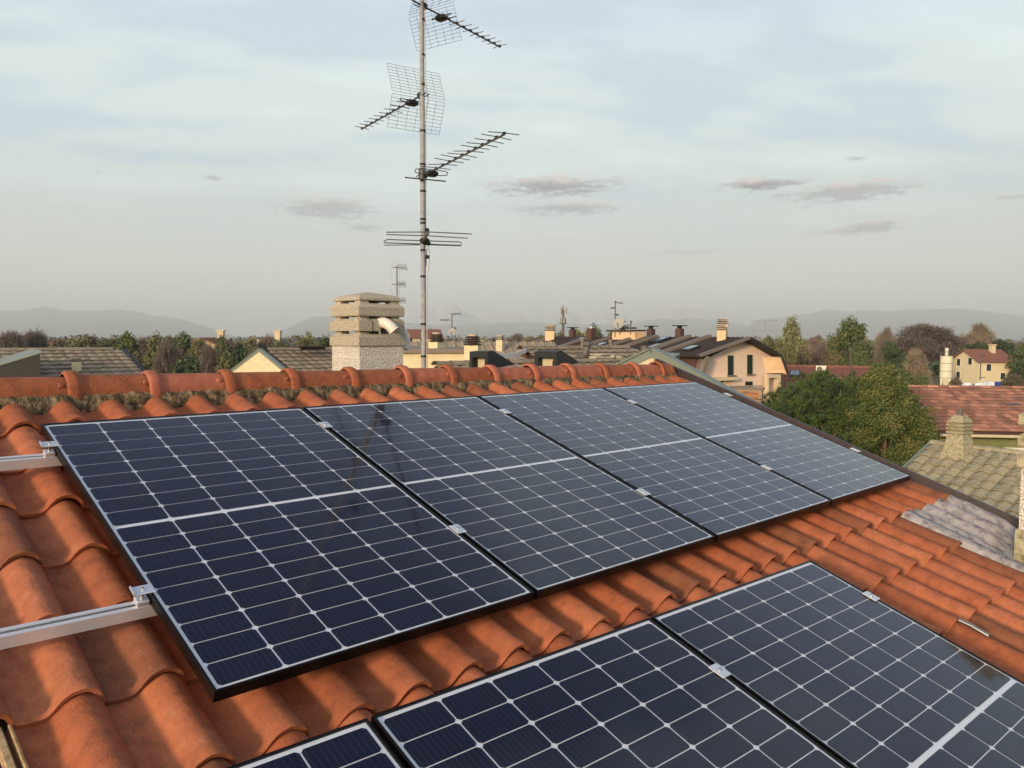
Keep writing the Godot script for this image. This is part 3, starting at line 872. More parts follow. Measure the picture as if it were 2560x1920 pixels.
func slope(house: Node3D, A: Vector3, B: Vector3, down: Vector3, L: float, tw: float, th: float, humps: int, amp: float, mats: Array, c0 := 0, c1 := 999, r1 := 999, lip := 0.028) -> void:
	# A, B: ridge ends seen from outside, left to right; tiles laid one by one in the columns and rows that show
	var x := (B - A).normalized()
	var z := (down - x * down.dot(x)).normalized()
	var n := z.cross(x)
	var o := house.position
	var s := Shape.new(o)
	s.extrude([A - n * 0.012, B - n * 0.012, B + z * L - n * 0.012, A + z * L - n * 0.012], -n * 0.12)
	part(house, "roof_deck", s.done(), M.brown_panel)
	var cols := int(A.distance_to(B) / tw)
	var rows := int(L / th)
	var t := wave_tile(tw, th, humps, amp, lip)
	var b := Basis(x, n, z)
	var rest := []
	var built := 0
	for r in rows:
		for c in cols:
			var bb := b.rotated(n, rng.randf_range(-0.012, 0.012)).rotated(x, rng.randf_range(-0.01, 0.01))
			var tr := Transform3D(bb, A + x * (c * tw + (tw * 0.5 if humps == 0 and r % 2 else 0.0)) + z * (r * th) + n * rng.randf_range(0.0, 0.006) - o)
			if c >= c0 and c <= c1 and r <= r1 and built < 300:
				part(house, "tile", t, mats[rng.randi() % mats.size()], tr)
				built += 1
			else: rest.append(tr)
	if rest: tag(many(house, "tile", t, mats[0], rest), "", "", "", "stuff")
	# ridge tiles
	var nr := int(A.distance_to(B) / 0.42)
	for i in nr:
		s = Shape.new()
		s.st.set_smooth_group(1)
		for k in 6:
			var p := func(j: int, xx: float, rr: float) -> Vector3: return Vector3(xx, sin(PI * j / 6.0) * rr * 0.8, -cos(PI * j / 6.0) * rr)
			s.quad(p.call(k, 0.0, 0.115), p.call(k, 0.44, 0.10), p.call(k + 1, 0.44, 0.10), p.call(k + 1, 0.0, 0.115))
		s.st.set_smooth_group(-1)
		part(house, "ridge_tile", s.done(), mats[rng.randi() % mats.size()], Transform3D(Basis(x, Vector3.UP, x.cross(Vector3.UP)), A + x * i * 0.42 + Vector3(0, 0.015, 0) - o))

func wedge(root: Node3D, called: String, F: Array, back: Vector3, mat: Material) -> MeshInstance3D:
	# a front face of four corners (top left, top right, bottom right, bottom left) that slopes down to its far edge
	var s := Shape.new(root.position)
	var tl: Vector3 = F[0]; var tr: Vector3 = F[1]; var br: Vector3 = F[2]; var bl: Vector3 = F[3]
	var h := (tl.y - bl.y)
	var kl := tl + back + Vector3(0, -h, 0)
	var kr := tr + back + Vector3(0, -h, 0)
	s.quad(tl, tr, br, bl)
	s.quad(tl, kl, kr, tr)
	s.tri(tr, kr, br)
	s.tri(tl, bl, kl)
	s.quad(bl, br, kr, kl)
	return part(root, called, s.done(), mat)

func dormer(root: Node3D, F: Array, back: Vector3, recess: float, window_px: Array = []) -> void:
	# dark sheet metal cheek and frame round a yellow recess
	var tl: Vector3 = F[0]; var tr: Vector3 = F[1]; var br: Vector3 = F[2]; var bl: Vector3 = F[3]
	var inn := back.normalized()
	var x := (tr - tl)
	var y := (tl - bl)
	var P := func(u: float, v: float) -> Vector3: return bl + x * u + y * v
	var s := Shape.new(root.position)
	var fr := [[0.0, 0.16, 0.0, 1.0], [0.84, 1.0, 0.0, 1.0], [0.16, 0.84, 0.68, 1.0]]
	for q in fr: s.extrude([P.call(q[0], q[3]), P.call(q[1], q[3]), P.call(q[1], q[2]), P.call(q[0], q[2])], inn * 0.22)
	var w0 := part(root, "dormer", s.done(), M.dark_metal)
	s = Shape.new(root.position)
	s.quad(P.call(0.16, 0.68) + inn * 0.2, P.call(0.84, 0.68) + inn * 0.2, P.call(0.84, 0.0) + inn * 0.2, P.call(0.16, 0.0) + inn * 0.2)
	part(w0, "dormer_wall", s.done(), M.yellow_render)
	s = Shape.new(root.position)
	s.extrude([P.call(0.58, 0.5) + inn * 0.19, P.call(0.82, 0.5) + inn * 0.19, P.call(0.82, 0.0) + inn * 0.19, P.call(0.58, 0.0) + inn * 0.19], -inn * 0.015)
	part(w0, "dormer_window", s.done(), M.orange_render)
	s = Shape.new(root.position)
	s.quad(P.call(0.64, 0.40) + inn * 0.172, P.call(0.82, 0.40) + inn * 0.172, P.call(0.82, 0.0) + inn * 0.172, P.call(0.64, 0.0) + inn * 0.172)
	part(w0, "window_pane", s.done(), M.window_glass)
	var G := []
	for p in F: G.append(p + inn * 0.22)
	wedge(root, "dormer_cheek", G, back - inn * 0.22, M.dark_metal)

func gable(root: Node3D, apex: Vector3, lft: Vector3, rgt: Vector3, dirn: Vector3, depth: float, wall: Material, trim: Material, roofm: Material, wall_drop := 3.0) -> void:
	# verge boards, a wall set back under them and two roof sheets behind
	var o := root.position
	var s := Shape.new(o)
	var low := Vector3(0, -wall_drop, 0)
	var sb := dirn * 0.012 + Vector3(0, -0.025, 0)
	s.extrude([lft + sb, apex + sb, rgt + sb, rgt + sb + low, lft + sb + low], dirn * 0.3)
	part(root, "wall", s.done(), wall)
	for e in [lft, rgt]:
		s = Shape.new(o)
		var t: Vector3 = (e - apex)
		var nn := t.cross(dirn).normalized()
		if nn.y < 0: nn = -nn
		var one := dirn * (-0.004 if e == lft else 0.0)
		s.extrude([apex + nn * 0.05 + one, e + nn * 0.05 + one, e - nn * 0.035 + one, apex - nn * 0.035 + one], dirn * 0.05)
		s.extrude([apex + nn * 0.072 - dirn * 0.02 + one, e + nn * 0.072 - dirn * 0.02 + one, e + nn * 0.053 - dirn * 0.02 + one, apex + nn * 0.053 - dirn * 0.02 + one], dirn * 0.12)
		part(root, "verge_trim", s.done(), trim)
		s = Shape.new(o)
		s.extrude([apex + nn * 0.03 + dirn * 0.06, e + nn * 0.03 + dirn * 0.06, e - nn * 0.05 + dirn * 0.06, apex - nn * 0.05 + dirn * 0.06], dirn * depth)
		part(root, "roof_slope", s.done(), roofm)

func stack_chimney(c: Vector3, wd: float, h: float, label: String, shaft: Material, dark: bool) -> void:
	var r := thing("chimney_stack", c, label, "chimney", "chimneys on the neighbours' roofs", rng.randf_range(0.2, 0.9))
	var s := Shape.new()
	s.box(Vector3(0, h * 0.2 - 0.4, 0), Vector3(wd, h * 0.8 + 0.8, wd))
	part(r, "shaft", s.done(), shaft)
	if dark:
		for k in 4:
			s = Shape.new()
			s.st.set_smooth_group(1)
			var y := h * 0.6 + k * wd * 0.17
			for i in 16:
				var f := func(j: int, top: bool) -> Vector3:
					var a := TAU * j / 16.0
					var rr := wd * (0.62 + 0.06 * (j % 2)) * (1.0 if not top else 0.72) * (1.0 - 0.06 * k)
					return Vector3(cos(a) * rr, y + (wd * 0.15 if top else 0.02 * (j % 2)), sin(a) * rr)
				s.quad(f.call(i, false), f.call(i, true), f.call(i + 1, true), f.call(i + 1, false))
			part(r, "cowl_ring", s.done(), M.dark_sheet)
		s = Shape.new()
		s.tube([Vector3(0, h * 0.5, 0), Vector3(0, h * 0.6 + wd * 0.8, 0)], wd * 0.36)
		part(r, "flue", s.done(), M.concrete)
	else:
		for k in 3:
			s = Shape.new()
			s.bevel_box(Vector3(0, h * 0.6 + wd * (0.12 + k * 0.26), 0), Vector3(wd * 1.12, wd * 0.14, wd * 1.12), wd * 0.04)
			part(r, "louvre_ring", s.done(), M.grey_strip if k < 2 else M.concrete)
		s = Shape.new()
		s.box(Vector3(0, h * 0.6 + wd * 0.3, 0), Vector3(wd * 0.7, wd * 0.7, wd * 0.7))
		part(r, "flue", s.done(), M.concrete)

func windows_on(root: Node3D, P: Callable, list: Array, out: Vector3, pane: Material) -> void:
	# list of [u0, u1, v0, v1] on the face that P maps; a frame, a recessed pane and a sill
	for q in list:
		var s := Shape.new(root.position)
		var a: Vector3 = P.call(q[0], q[3]); var b: Vector3 = P.call(q[1], q[3]); var c: Vector3 = P.call(q[1], q[2]); var d: Vector3 = P.call(q[0], q[2])
		var m := (a + c) / 2
		var k := func(p: Vector3, f: float) -> Vector3: return m + (p - m) * f
		for e in [[a, b], [b, c], [c, d], [d, a]]:
			s.extrude([k.call(e[0], 1.12), k.call(e[1], 1.12), k.call(e[1], 0.96), k.call(e[0], 0.96)], -out * 0.05)
		var w0 := part(root, "window", s.done(), M.white_render)
		s = Shape.new(root.position)
		s.quad(a + out * 0.012, b + out * 0.012, c + out * 0.012, d + out * 0.012)
		part(w0, "pane", s.done(), pane)

func far_house(c: Vector3, turn: float, wx: float, dz: float, wall_h: float, roof_h: float, wallm: Material, roofm: Material, label: String, wins: Array, chim := true) -> Node3D:
	# ridge along local x; wins: [face "z" or "x", u, v]
	var r := thing("village_house", c, label, "house", "houses far across the village", turn)
	var s := Shape.new()
	var hx := wx / 2
	var hz := dz / 2
	s.extrude([Vector3(-hx, 0, hz), Vector3(-hx, wall_h, hz), Vector3(-hx, wall_h + roof_h - 0.1, 0), Vector3(-hx, wall_h, -hz), Vector3(-hx, 0, -hz)], Vector3(wx, 0, 0))
	part(r, "wall", s.done(), wallm)
	for sg in [1.0, -1.0]:
		s = Shape.new()
		var e := Vector3(0, wall_h - roof_h * 0.14, hz * 1.14 * sg)
		var t := Vector3(0, wall_h + roof_h, 0)
		var p := [Vector3(-hx - 0.6, 0, 0) + t, Vector3(hx + 0.6, 0, 0) + t, Vector3(hx + 0.6, 0, 0) + e, Vector3(-hx - 0.6, 0, 0) + e]
		s.extrude(p, Vector3(0, -0.2, 0))
		var rf := part(r, "roof_slope", s.done(), roofm)
		# courses as raised ribs down the slope
		s = Shape.new()
		var nrib := int(wx / 0.5)
		for i in nrib:
			var x := -hx - 0.5 + (wx + 1.0) * i / nrib
			s.extrude([Vector3(x, 0.012, 0) + t, Vector3(x + 0.13, 0.06, 0) + t, Vector3(x + 0.26, 0.012, 0) + t], e - t)
		tag(part(rf, "tile", s.done(), roofm), "", "", "", "stuff")
		if chim and sg > 0:
			s = Shape.new()
			s.box(Vector3(hx * 0.4, wall_h + roof_h * 0.9, hz * 0.25), Vector3(0.9, 2.2, 0.9))
			s.box(Vector3(hx * 0.4, wall_h + roof_h * 0.9 + 1.2, hz * 0.25), Vector3(1.15, 0.2, 1.15))
			part(rf, "chimney", s.done(), M.cream_render)
	for q in wins:
		var o := Vector3(q[1], q[2], hz) if q[0] == "z" else Vector3(-hx, q[2], q[1])
		var b := Basis() if q[0] == "z" else Basis(Vector3.UP, -PI / 2)
		s = Shape.new()
		s.box(o + b * Vector3(0, 0, 0.03), b * Vector3(1.15, 1.55, 0.10))
		var w0 := part(r, "window", s.done(), M.white_render)
		s = Shape.new()
		s.box(o + b * Vector3(0, 0, 0.06), b * Vector3(0.95, 1.35, 0.10))
		part(w0, "pane", s.done(), M.shutter_green if rng.randf() < 0.5 else M.window_glass)
	return r

# ---------- trees ----------
func leaf_clump(seed_: int, n: int, size: float, style: String) -> ArrayMesh:
	rng.seed = seed_
	var s := Shape.new()
	for i in n:
		var d := Vector3(rng.randfn(), rng.randfn(), rng.randfn()).normalized()
		var c := d * pow(rng.randf(), 0.5) * 0.5
		if style == "twig":
			c = Vector3(rng.randf_range(-0.3, 0.3), rng.randf_range(-0.3, 0.1), rng.randf_range(-0.3, 0.3))
			var t := (Vector3(c.x * 1.4, 0.7, c.z * 1.4) + d * 0.5).normalized() * rng.randf_range(0.35, 0.8)
			var sd := t.cross(d).normalized() * size
			s.tri(c - sd, c + sd, c + t)
			s.tri(c + t * 0.3 + sd, c + t * 0.3 - sd, c + t * 0.4 + d * 0.25)
		elif style == "needle":
			var t := (d + Vector3(0, 0.45, 0)).normalized() * rng.randf_range(0.38, 0.56)
			var sd := t.cross(Vector3(rng.randfn(), rng.randfn(), rng.randfn())).normalized() * size
			s.tri(sd, t, -sd)
		else:
			var u := Vector3(rng.randfn(), rng.randfn(), rng.randfn()).normalized()
			var v := u.cross(d).normalized()
			var k := size * rng.randf_range(0.6, 1.2)
			s.quad(c - u * k, c + v * k * 0.55, c + u * k, c - v * k * 0.55)
	return s.done()

func grow(called: String, where: Vector3, H: float, W: float, seed_: int, o: Dictionary) -> Node3D:
	# a tapered trunk, limbs that reach into clumps of crown, and the crown itself
	var r := thing(called, where, "", "tree")
	rng.seed = seed_
	var s := Shape.new()
	var low: float = o.get("low", 0.25)
	var lean := Vector3(rng.randf_range(-0.04, 0.04), 0, rng.randf_range(-0.04, 0.04)) * H
	var top := Vector3(0, H * o.get("trunk", 0.72), 0) + lean
	s.tube([Vector3(0, -0.2, 0), Vector3(0, H * 0.2, 0) + lean * 0.1, Vector3(0, H * 0.45, 0) + lean * 0.5, top], H * 0.022, H * 0.006, 9)
	part(r, "trunk", s.done(), M[o.bark])
	var blobs := []
	var nb: int = o.get("blobs", 12)
	s = Shape.new()
	for i in nb:
		var f := (i + 0.5) / nb
		var y := H * lerpf(low + 0.08, 0.90, f)
		var prof: float
		match o.get("shape", "round"):
			"cone": prof = lerpf(1.0, 0.12, f)
			"flat": prof = lerpf(0.75, 1.0, sin(f * PI))
			"spire": prof = minf(1.0, (1.0 - f) * 1.9 + 0.10) * rng.randf_range(0.75, 1.25)
			"tall": prof = 0.55 + 0.45 * sin(f * PI)
			_: prof = sin(lerpf(0.28, 0.93, f) * PI)
		var a := i * 2.399 + rng.randf_range(-0.4, 0.4)
		var rad := W * 0.5 * prof * rng.randf_range(0.45, 0.80) * (0.35 if f > 0.93 else 1.0)
		var c := Vector3(cos(a) * rad, y, sin(a) * rad) + lean * f
		var br: float = W * rng.randf_range(0.17, 0.27) * (0.6 + 0.5 * prof) * o.get("blob", 1.0)
		blobs.append([c, br])
		var root_y := maxf(H * 0.16, y - rad * 0.9 - H * 0.08)
		var p0 := Vector3(0, minf(root_y, top.y), 0) + lean * (root_y / H)
		s.tube([p0, p0.lerp(c, 0.5) + Vector3(0, -0.03 * H, 0), c, c + (c - p0).normalized() * br * 0.7], H * 0.0085, H * 0.002, 6)
		for k in int(o.get("sprays", 2)):
			var d := Vector3(rng.randfn(), absf(rng.randfn()), rng.randfn()).normalized()
			s.tube([c, c + d * br * 0.95], H * 0.0032, H * 0.0012, 4)
	part(r, "limb", s.done(), M[o.bark])
	var spots := []
	var n: int = o.n
	for i in n:
		var b: Array = blobs[rng.randi() % nb]
		var d := Vector3(rng.randfn(), rng.randfn() * 0.8, rng.randfn()).normalized()
		var p: Vector3 = b[0] + d * b[1] * pow(rng.randf(), o.get("fill", 0.4)) * rng.randf_range(0.8, 1.12)
		if p.y < H * low * 0.6: continue
		var k: float = o.size * rng.randf_range(0.6, 1.25)
		spots.append(Transform3D(Basis.from_euler(Vector3(rng.randf_range(-0.5, 0.5), rng.randf() * TAU, rng.randf_range(-0.5, 0.5))).scaled(Vector3.ONE * k), p))
	var half := int(spots.size() * o.get("mix", 0.7))
	tag(many(r, "crown", o.mesh, M[o.leaf], spots.slice(0, half)), "", "", "", "stuff")
	if half < spots.size(): tag(many(r, "crown", o.mesh, M[o.leaf2], spots.slice(half)), "", "", "", "stuff")
	return r

var protos := {}
func tree_kind(k: String) -> Dictionary:
	var leaf: ArrayMesh = leaf_clump(5, 30, 0.15, "leaf") if not protos.has("leaf") else protos.leaf
	var twig: ArrayMesh = leaf_clump(6, 26, 0.016, "twig") if not protos.has("twig") else protos.twig
	protos.leaf = leaf
	protos.twig = twig
	match k:
		"olive": return {bark = "bark", leaf = "leaf_olive", leaf2 = "leaf_brown", mesh = leaf, n = 620, size = 1.15, low = 0.12, blobs = 14}
		"green": return {bark = "bark", leaf = "leaf_green", leaf2 = "leaf_olive", mesh = leaf, n = 650, size = 1.1, low = 0.15, blobs = 14}
		"dark": return {bark = "bark", leaf = "leaf_dark", leaf2 = "leaf_green", mesh = leaf, n = 650, size = 1.1, low = 0.08, blobs = 13, shape = "tall"}
		"brown": return {bark = "bark", leaf = "leaf_brown", leaf2 = "twig", mesh = leaf, n = 420, size = 1.1, low = 0.12, blobs = 14, fill = 0.6}
		"pale": return {bark = "pale_bark", leaf = "leaf_pale", leaf2 = "leaf_olive", mesh = leaf, n = 380, size = 0.9, low = 0.3, blobs = 18, sprays = 4, fill = 0.55}
		"bare": return {bark = "twig", leaf = "twig", leaf2 = "twig_pink", mesh = twig, n = 900, size = 1.5, low = 0.2, blobs = 16, sprays = 5, fill = 0.6}
		"pink": return {bark = "twig_pink", leaf = "twig_pink", leaf2 = "twig_pale", mesh = twig, n = 500, size = 1.4, low = 0.25, blobs = 14, sprays = 5, fill = 0.6}
		_: return {bark = "pale_bark", leaf = "twig_pale", leaf2 = "twig", mesh = twig, n = 420, size = 1.4, low = 0.25, blobs = 14, sprays = 6, fill = 0.6}

var tree_count := 0
func tree(kind: String, px: float, top: float, d: float, wide_px: float, label: String, group := "") -> void:
	var called: String = {"olive": "olive_tree", "green": "green_tree", "dark": "dark_tree", "brown": "brown_tree", "pale": "pale_tree", "bare": "bare_tree", "pink": "bare_tree", "pale_bare": "bare_tree"}[kind]
	var p := at(w(px, top), d)
	var base := Vector3(p.x, GROUND, p.z)
	var H := p.y - GROUND
	var W := wide_px * 1.15733 * d / 1975.96
	var v := tree_count % 2
	tree_count += 1
	var key := kind + str(v)
	var r: Node3D
	if protos.has(key):
		r = protos[key].duplicate()
		r.name = numbered(self, called)
		add_child(r, true)
	else:
		r = grow(called, base, 10.0, 6.0, 100 + hash(key) % 500, tree_kind(kind))
		protos[key] = r
	r.position = base
	r.rotation.y = fmod(px * 1.7, TAU)
	r.scale = Vector3(W / 6.6, H / 10.0, W / 6.6)
	tag(r, label, "tree", group)

func build_trees() -> void:
	# the two conifers beside the roof at the right
	var pine := leaf_clump(8, 40, 0.030, "needle")
	var soft := leaf_clump(9, 60, 0.085, "leaf")
	var p := at(w(1765, 812), 29.0)
	var r := grow("pine_tree", Vector3(p.x, GROUND, p.z), p.y - GROUND + 0.35, 5.4, 31, {bark = "pale_bark", leaf = "leaf_pine", leaf2 = "leaf_dark", mesh = pine, n = 8000, size = 0.46, low = 0.36, blobs = 44, shape = "flat", blob = 0.7, sprays = 5, mix = 0.72, fill = 0.45, trunk = 0.8})
	tag(r, "dark green spreading pine directly beyond the roof's right verge", "tree")
	p = at(w(1928, 757), 27.0)
	r = grow("conifer_tree", Vector3(p.x, GROUND, p.z), p.y - GROUND + 0.2, 4.3, 17, {bark = "pale_bark", leaf = "leaf_gold", leaf2 = "leaf_pine", mesh = soft, n = 4800, size = 0.46, low = 0.2, blobs = 64, shape = "spire", blob = 0.52, sprays = 6, mix = 0.5, fill = 0.6, trunk = 0.92})
	tag(r, "tall yellowish green conifer between the pine and the red shingle roof", "tree")
	# right: trees behind the red roofs
	tree("pale", 1708, 684, 110, 78, "tall pale tree with an airy crown right of the pink house")
	tree("olive", 1660, 722, 100, 70, "olive brown tree directly behind the pink house's right eave")
	tree("brown", 1735, 742, 95, 66, "low brown tree under the tall pale one")
	tree("olive", 1700, 738, 90, 60, "dark olive bush above the red roof's left end")
	tree("bare", 1772, 748, 100, 70, "dark bare thicket between the pale tree and the broad green tree")
	tree("pink", 1765, 722, 190, 50, "small bluish bare tree over the far red roofs")
	tree("green", 1838, 686, 115, 104, "broad green tree standing above the white air conditioner")
	tree("olive", 1805, 752, 95, 60, "rounded green bush left under the broad green tree")
	tree("green", 1862, 758, 92, 66, "low green bush right under the broad green tree")
	tree("dark", 1925, 733, 120, 60, "dark cypress-like bush below a pinkish bare tree")
	tree("pink", 1913, 707, 170, 50, "pinkish bare tree rising behind the dark bush")
	tree("bare", 1900, 764, 85, 40, "small grey bare shrub at the broad green tree's foot")
	tree("bare", 2003, 700, 205, 150, "big rounded bare brown tree in the middle of the right tree line")
	tree("bare", 1958, 728, 215, 70, "bare brown tree on the left flank of the big rounded one")
	tree("bare", 2055, 722, 220, 80, "bare brown tree on the right flank of the big rounded one")
	tree("pale_bare", 1985, 752, 100, 70, "thin bare tree with pale forked branches left of the silo")
	tree("pale_bare", 2115, 697, 205, 76, "tall bare tree with a feathery pale crown above the yellow house")
	tree("dark", 2112, 738, 190, 80, "grey green tree beneath the feathery bare one")
	tree("dark", 2165, 733, 195, 80, "dark green tree right of the feathery bare tree")
	tree("green", 2215, 742, 160, 80, "green tree at the right edge beneath the hills")
	tree("dark", 2218, 772, 150, 60, "dark tree in front of the right edge beside the yellow house")
	tree("green", 2065, 770, 190, 70, "green tree showing between silo and yellow house")
	tree("green", 1945, 792, 75, 90, "green hedge tree left of the silo, above the red shingle roof")
	tree("green", 1990, 806, 80, 60, "low green bush at the silo's foot")
	tree("brown", 2065, 812, 125, 30, "small rusty bush between silo and blue tanks")
	tree("brown", 2185, 805, 130, 60, "rusty brown bush right of the blue tanks")
	# left wood
	var L := [["bare", 20, 716, 120, 90, "bare greyish trees' outermost, at the left edge of the wood"], ["bare", 75, 714, 125, 80, "thin bare tree above the second dormer at far left"], ["brown", 130, 728, 110, 90, "brown tree above the chimney pot of the left grey roof"], ["brown", 195, 720, 105, 80, "rust brown domed tree above the middle of the left grey roof"], ["dark", 232, 737, 85, 66, "dark green bush touching the left grey roof's ridge"], ["green", 275, 713, 80, 90, "tallest green tree of the left wood, behind the roof's dark verge"],
		["olive", 330, 722, 75, 90, "olive tree right of the left grey roof"], ["green", 395, 714, 85, 95, "green tree left of the tan house in the wood"], ["bare", 362, 738, 66, 80, "grey leafless tree in the wood's front, left"], ["olive", 438, 728, 74, 90, "olive tree in front of the tan house"], ["bare", 455, 745, 64, 80, "grey leafless tree in the wood's front, middle"], ["pink", 572, 722, 100, 80, "reddish bare tree between tan house and white gable"], ["dark", 520, 735, 70, 80, "dark green tree in front of the reddish bare one"], ["bare", 545, 752, 62, 60, "low leafless tree left of the yellow dormer gable"], ["green", 610, 735, 85, 90, "green tree in front of the white gabled house in the wood"], ["olive", 655, 726, 90, 80, "olive tree right of the white gabled house"], ["pale", 668, 716, 110, 50, "pale thin-crowned tree near the louvred chimney"], ["dark", 700, 722, 95, 60, "dark tree beside the louvred chimney's left"],
		["olive", 160, 735, 92, 70, "low olive tree over the left grey roof, left of the rust brown dome"], ["olive", 250, 728, 108, 80, "olive tree peeping over the dark bush by the left grey roof"], ["bare", 305, 730, 98, 80, "grey leafless tree directly right of the left wood's tallest green one"], ["olive", 365, 722, 104, 90, "olive tree high behind the wood's front leafless trees"], ["brown", 420, 733, 82, 70, "brown tree in front of the tan house's left corner"], ["green", 478, 722, 96, 70, "green tree right of the tan house in the wood"], ["olive", 540, 730, 98, 80, "olive tree left of the white gabled house in the wood"], ["dark", 632, 742, 78, 70, "dark tree low before the white gabled house"], ["brown", 300, 752, 62, 70, "brown tree low in the wood above the second ridge collar"], ["dark", 405, 762, 58, 90, "dark tree low in the wood above the third ridge collar"], ["olive", 490, 760, 58, 80, "olive tree low in the wood, left of the yellow dormer gable"], ["brown", 590, 748, 72, 70, "brown tree above the yellow dormer gable"]]
	for q in L: tree(q[0], q[1], q[2], q[3], q[4], q[5], "trees of the left wood")
	var M2 := [["pale_bare", 1100, 727, 145, 70, "feathery bare tree above the open timber gable"], ["pale_bare", 1142, 724, 150, 60, "feathery bare tree between timber gable and orange stack"], ["pale", 1195, 721, 165, 50, "thin-crowned tree left of the phone tower"], ["pale_bare", 1045, 732, 170, 70, "feathery bare tree above the wide brown roof"], ["pale", 1270, 711, 150, 50, "thin-crowned tree left of the round green one"], ["olive", 1322, 711, 158, 50, "olive tree between the round green one and the satellite dish"], ["bare", 1120, 722, 170, 60, "bare tree left of the orange chimney stack"], ["bare", 1075, 728, 180, 70, "bare tree far behind the dark-capped chimneys"], ["olive", 1165, 722, 150, 50, "olive bush directly behind the orange chimney stack"], ["pale", 1245, 706, 140, 60, "thin-crowned tree right of the mobile phone tower"], ["green", 1290, 706, 135, 66, "round green tree between tower and satellite dish"], ["green", 1345, 709, 135, 54, "green tree behind the satellite dish"], ["olive", 1212, 716, 150, 44, "olive bush at the phone tower's foot"], ["dark", 930, 708, 230, 16, "slim dark cypress right of the mast"], ["dark", 946, 716, 220, 34, "dark round tree beside the slim cypress"]]
	for q in M2: tree(q[0], q[1], q[2], q[3], q[4], q[5], "trees behind the middle roofs")
	# far woods that read as one mass
	var clump: ArrayMesh = protos.leaf
	rng.seed = 404
	for band in [["leaf_olive", 0, 2230, 300.0, 420.0, 2600, 0.0], ["twig", 0, 2230, 320.0, 520.0, 1600, 0.5], ["leaf_dark", 0, 2230, 180.0, 300.0, 1500, -1.6]]:
		var spots := []
		for i in band[5]:
			var d: float = rng.randf_range(band[3], band[4])
			var q := at(w(rng.randf_range(-250, 2460), 727), d)
			var hh: float = (5.6 + band[6]) * (0.55 + 0.6 * absf(sin(q.x * 0.045) * cos(q.z * 0.031 + 1.0)) + 0.25 * rng.randf())
			spots.append(Transform3D(Basis.from_euler(Vector3(rng.randf(), rng.randf() * TAU, rng.randf())).scaled(Vector3.ONE * rng.randf_range(4.0, 7.5)), Vector3(q.x, GROUND + hh * pow(rng.randf(), 0.6), q.z)))
		var f := many(self, "far_wood", clump, M[band[0]], spots)
		tag(f, {"leaf_olive": "far olive woods along the foot of the hills", "twig": "far leafless brown woods along the horizon", "leaf_dark": "dark hedges in the plain between the houses"}[band[0]], "wood", "", "stuff")

# ---------- far things ----------
func hill_range(called: String, label: String, pts: Array, d: float, near: float, mat: Material, rough: float, seed_: int, uneven: float) -> void:
	var f := FastNoiseLite.new()
	f.seed = seed_; f.frequency = 0.00035; f.fractal_octaves = 6; f.fractal_type = FastNoiseLite.FRACTAL_RIDGED
	var g := FastNoiseLite.new()
	g.seed = seed_ + 1; g.frequency = 0.0016; g.fractal_octaves = 5
	var s := Shape.new()
	s.st.set_smooth_group(-1 if rough > 0.5 else 1)
	var n := 360
	var rows := 22
	var grid := []
	for k in rows + 3:
		var t := float(k) / rows
		var line := []
		for i in n + 1:
			var x: float = lerpf(pts[0][0], pts[-1][0], float(i) / n)
			var j := 0
			while j < pts.size() - 2 and pts[j + 1][0] < x: j += 1
			var y: float = lerpf(pts[j][1], pts[j + 1][1], clampf((x - pts[j][0]) / (pts[j + 1][0] - pts[j][0]), 0, 1))
			var top := at(w(x, y), d)
			var dd := d - near * (1.0 - t)
			var p := at(w(x, 727), dd)
			var H := top.y - GROUND + g.get_noise_2d(top.x, top.z) * uneven
			var k1 := minf(t, 1.0)
			var hh := H * (pow(k1, 1.25) + rough * 0.34 * f.get_noise_2d(p.x, p.z) * k1 * (1.0 - k1) * 2.2)
			if t > 1.0: hh = H * (1.0 - (t - 1.0) * 4.0)
			line.append(Vector3(p.x, GROUND - 2.0 + maxf(hh, 0.0), p.z))
		grid.append(line)
	for k in rows + 2:
		for i in n: s.quad(grid[k][i], grid[k + 1][i], grid[k + 1][i + 1], grid[k][i + 1])
	var o := part(self, called, s.done(), mat)
	tag(o, label, "hills", "", "structure")

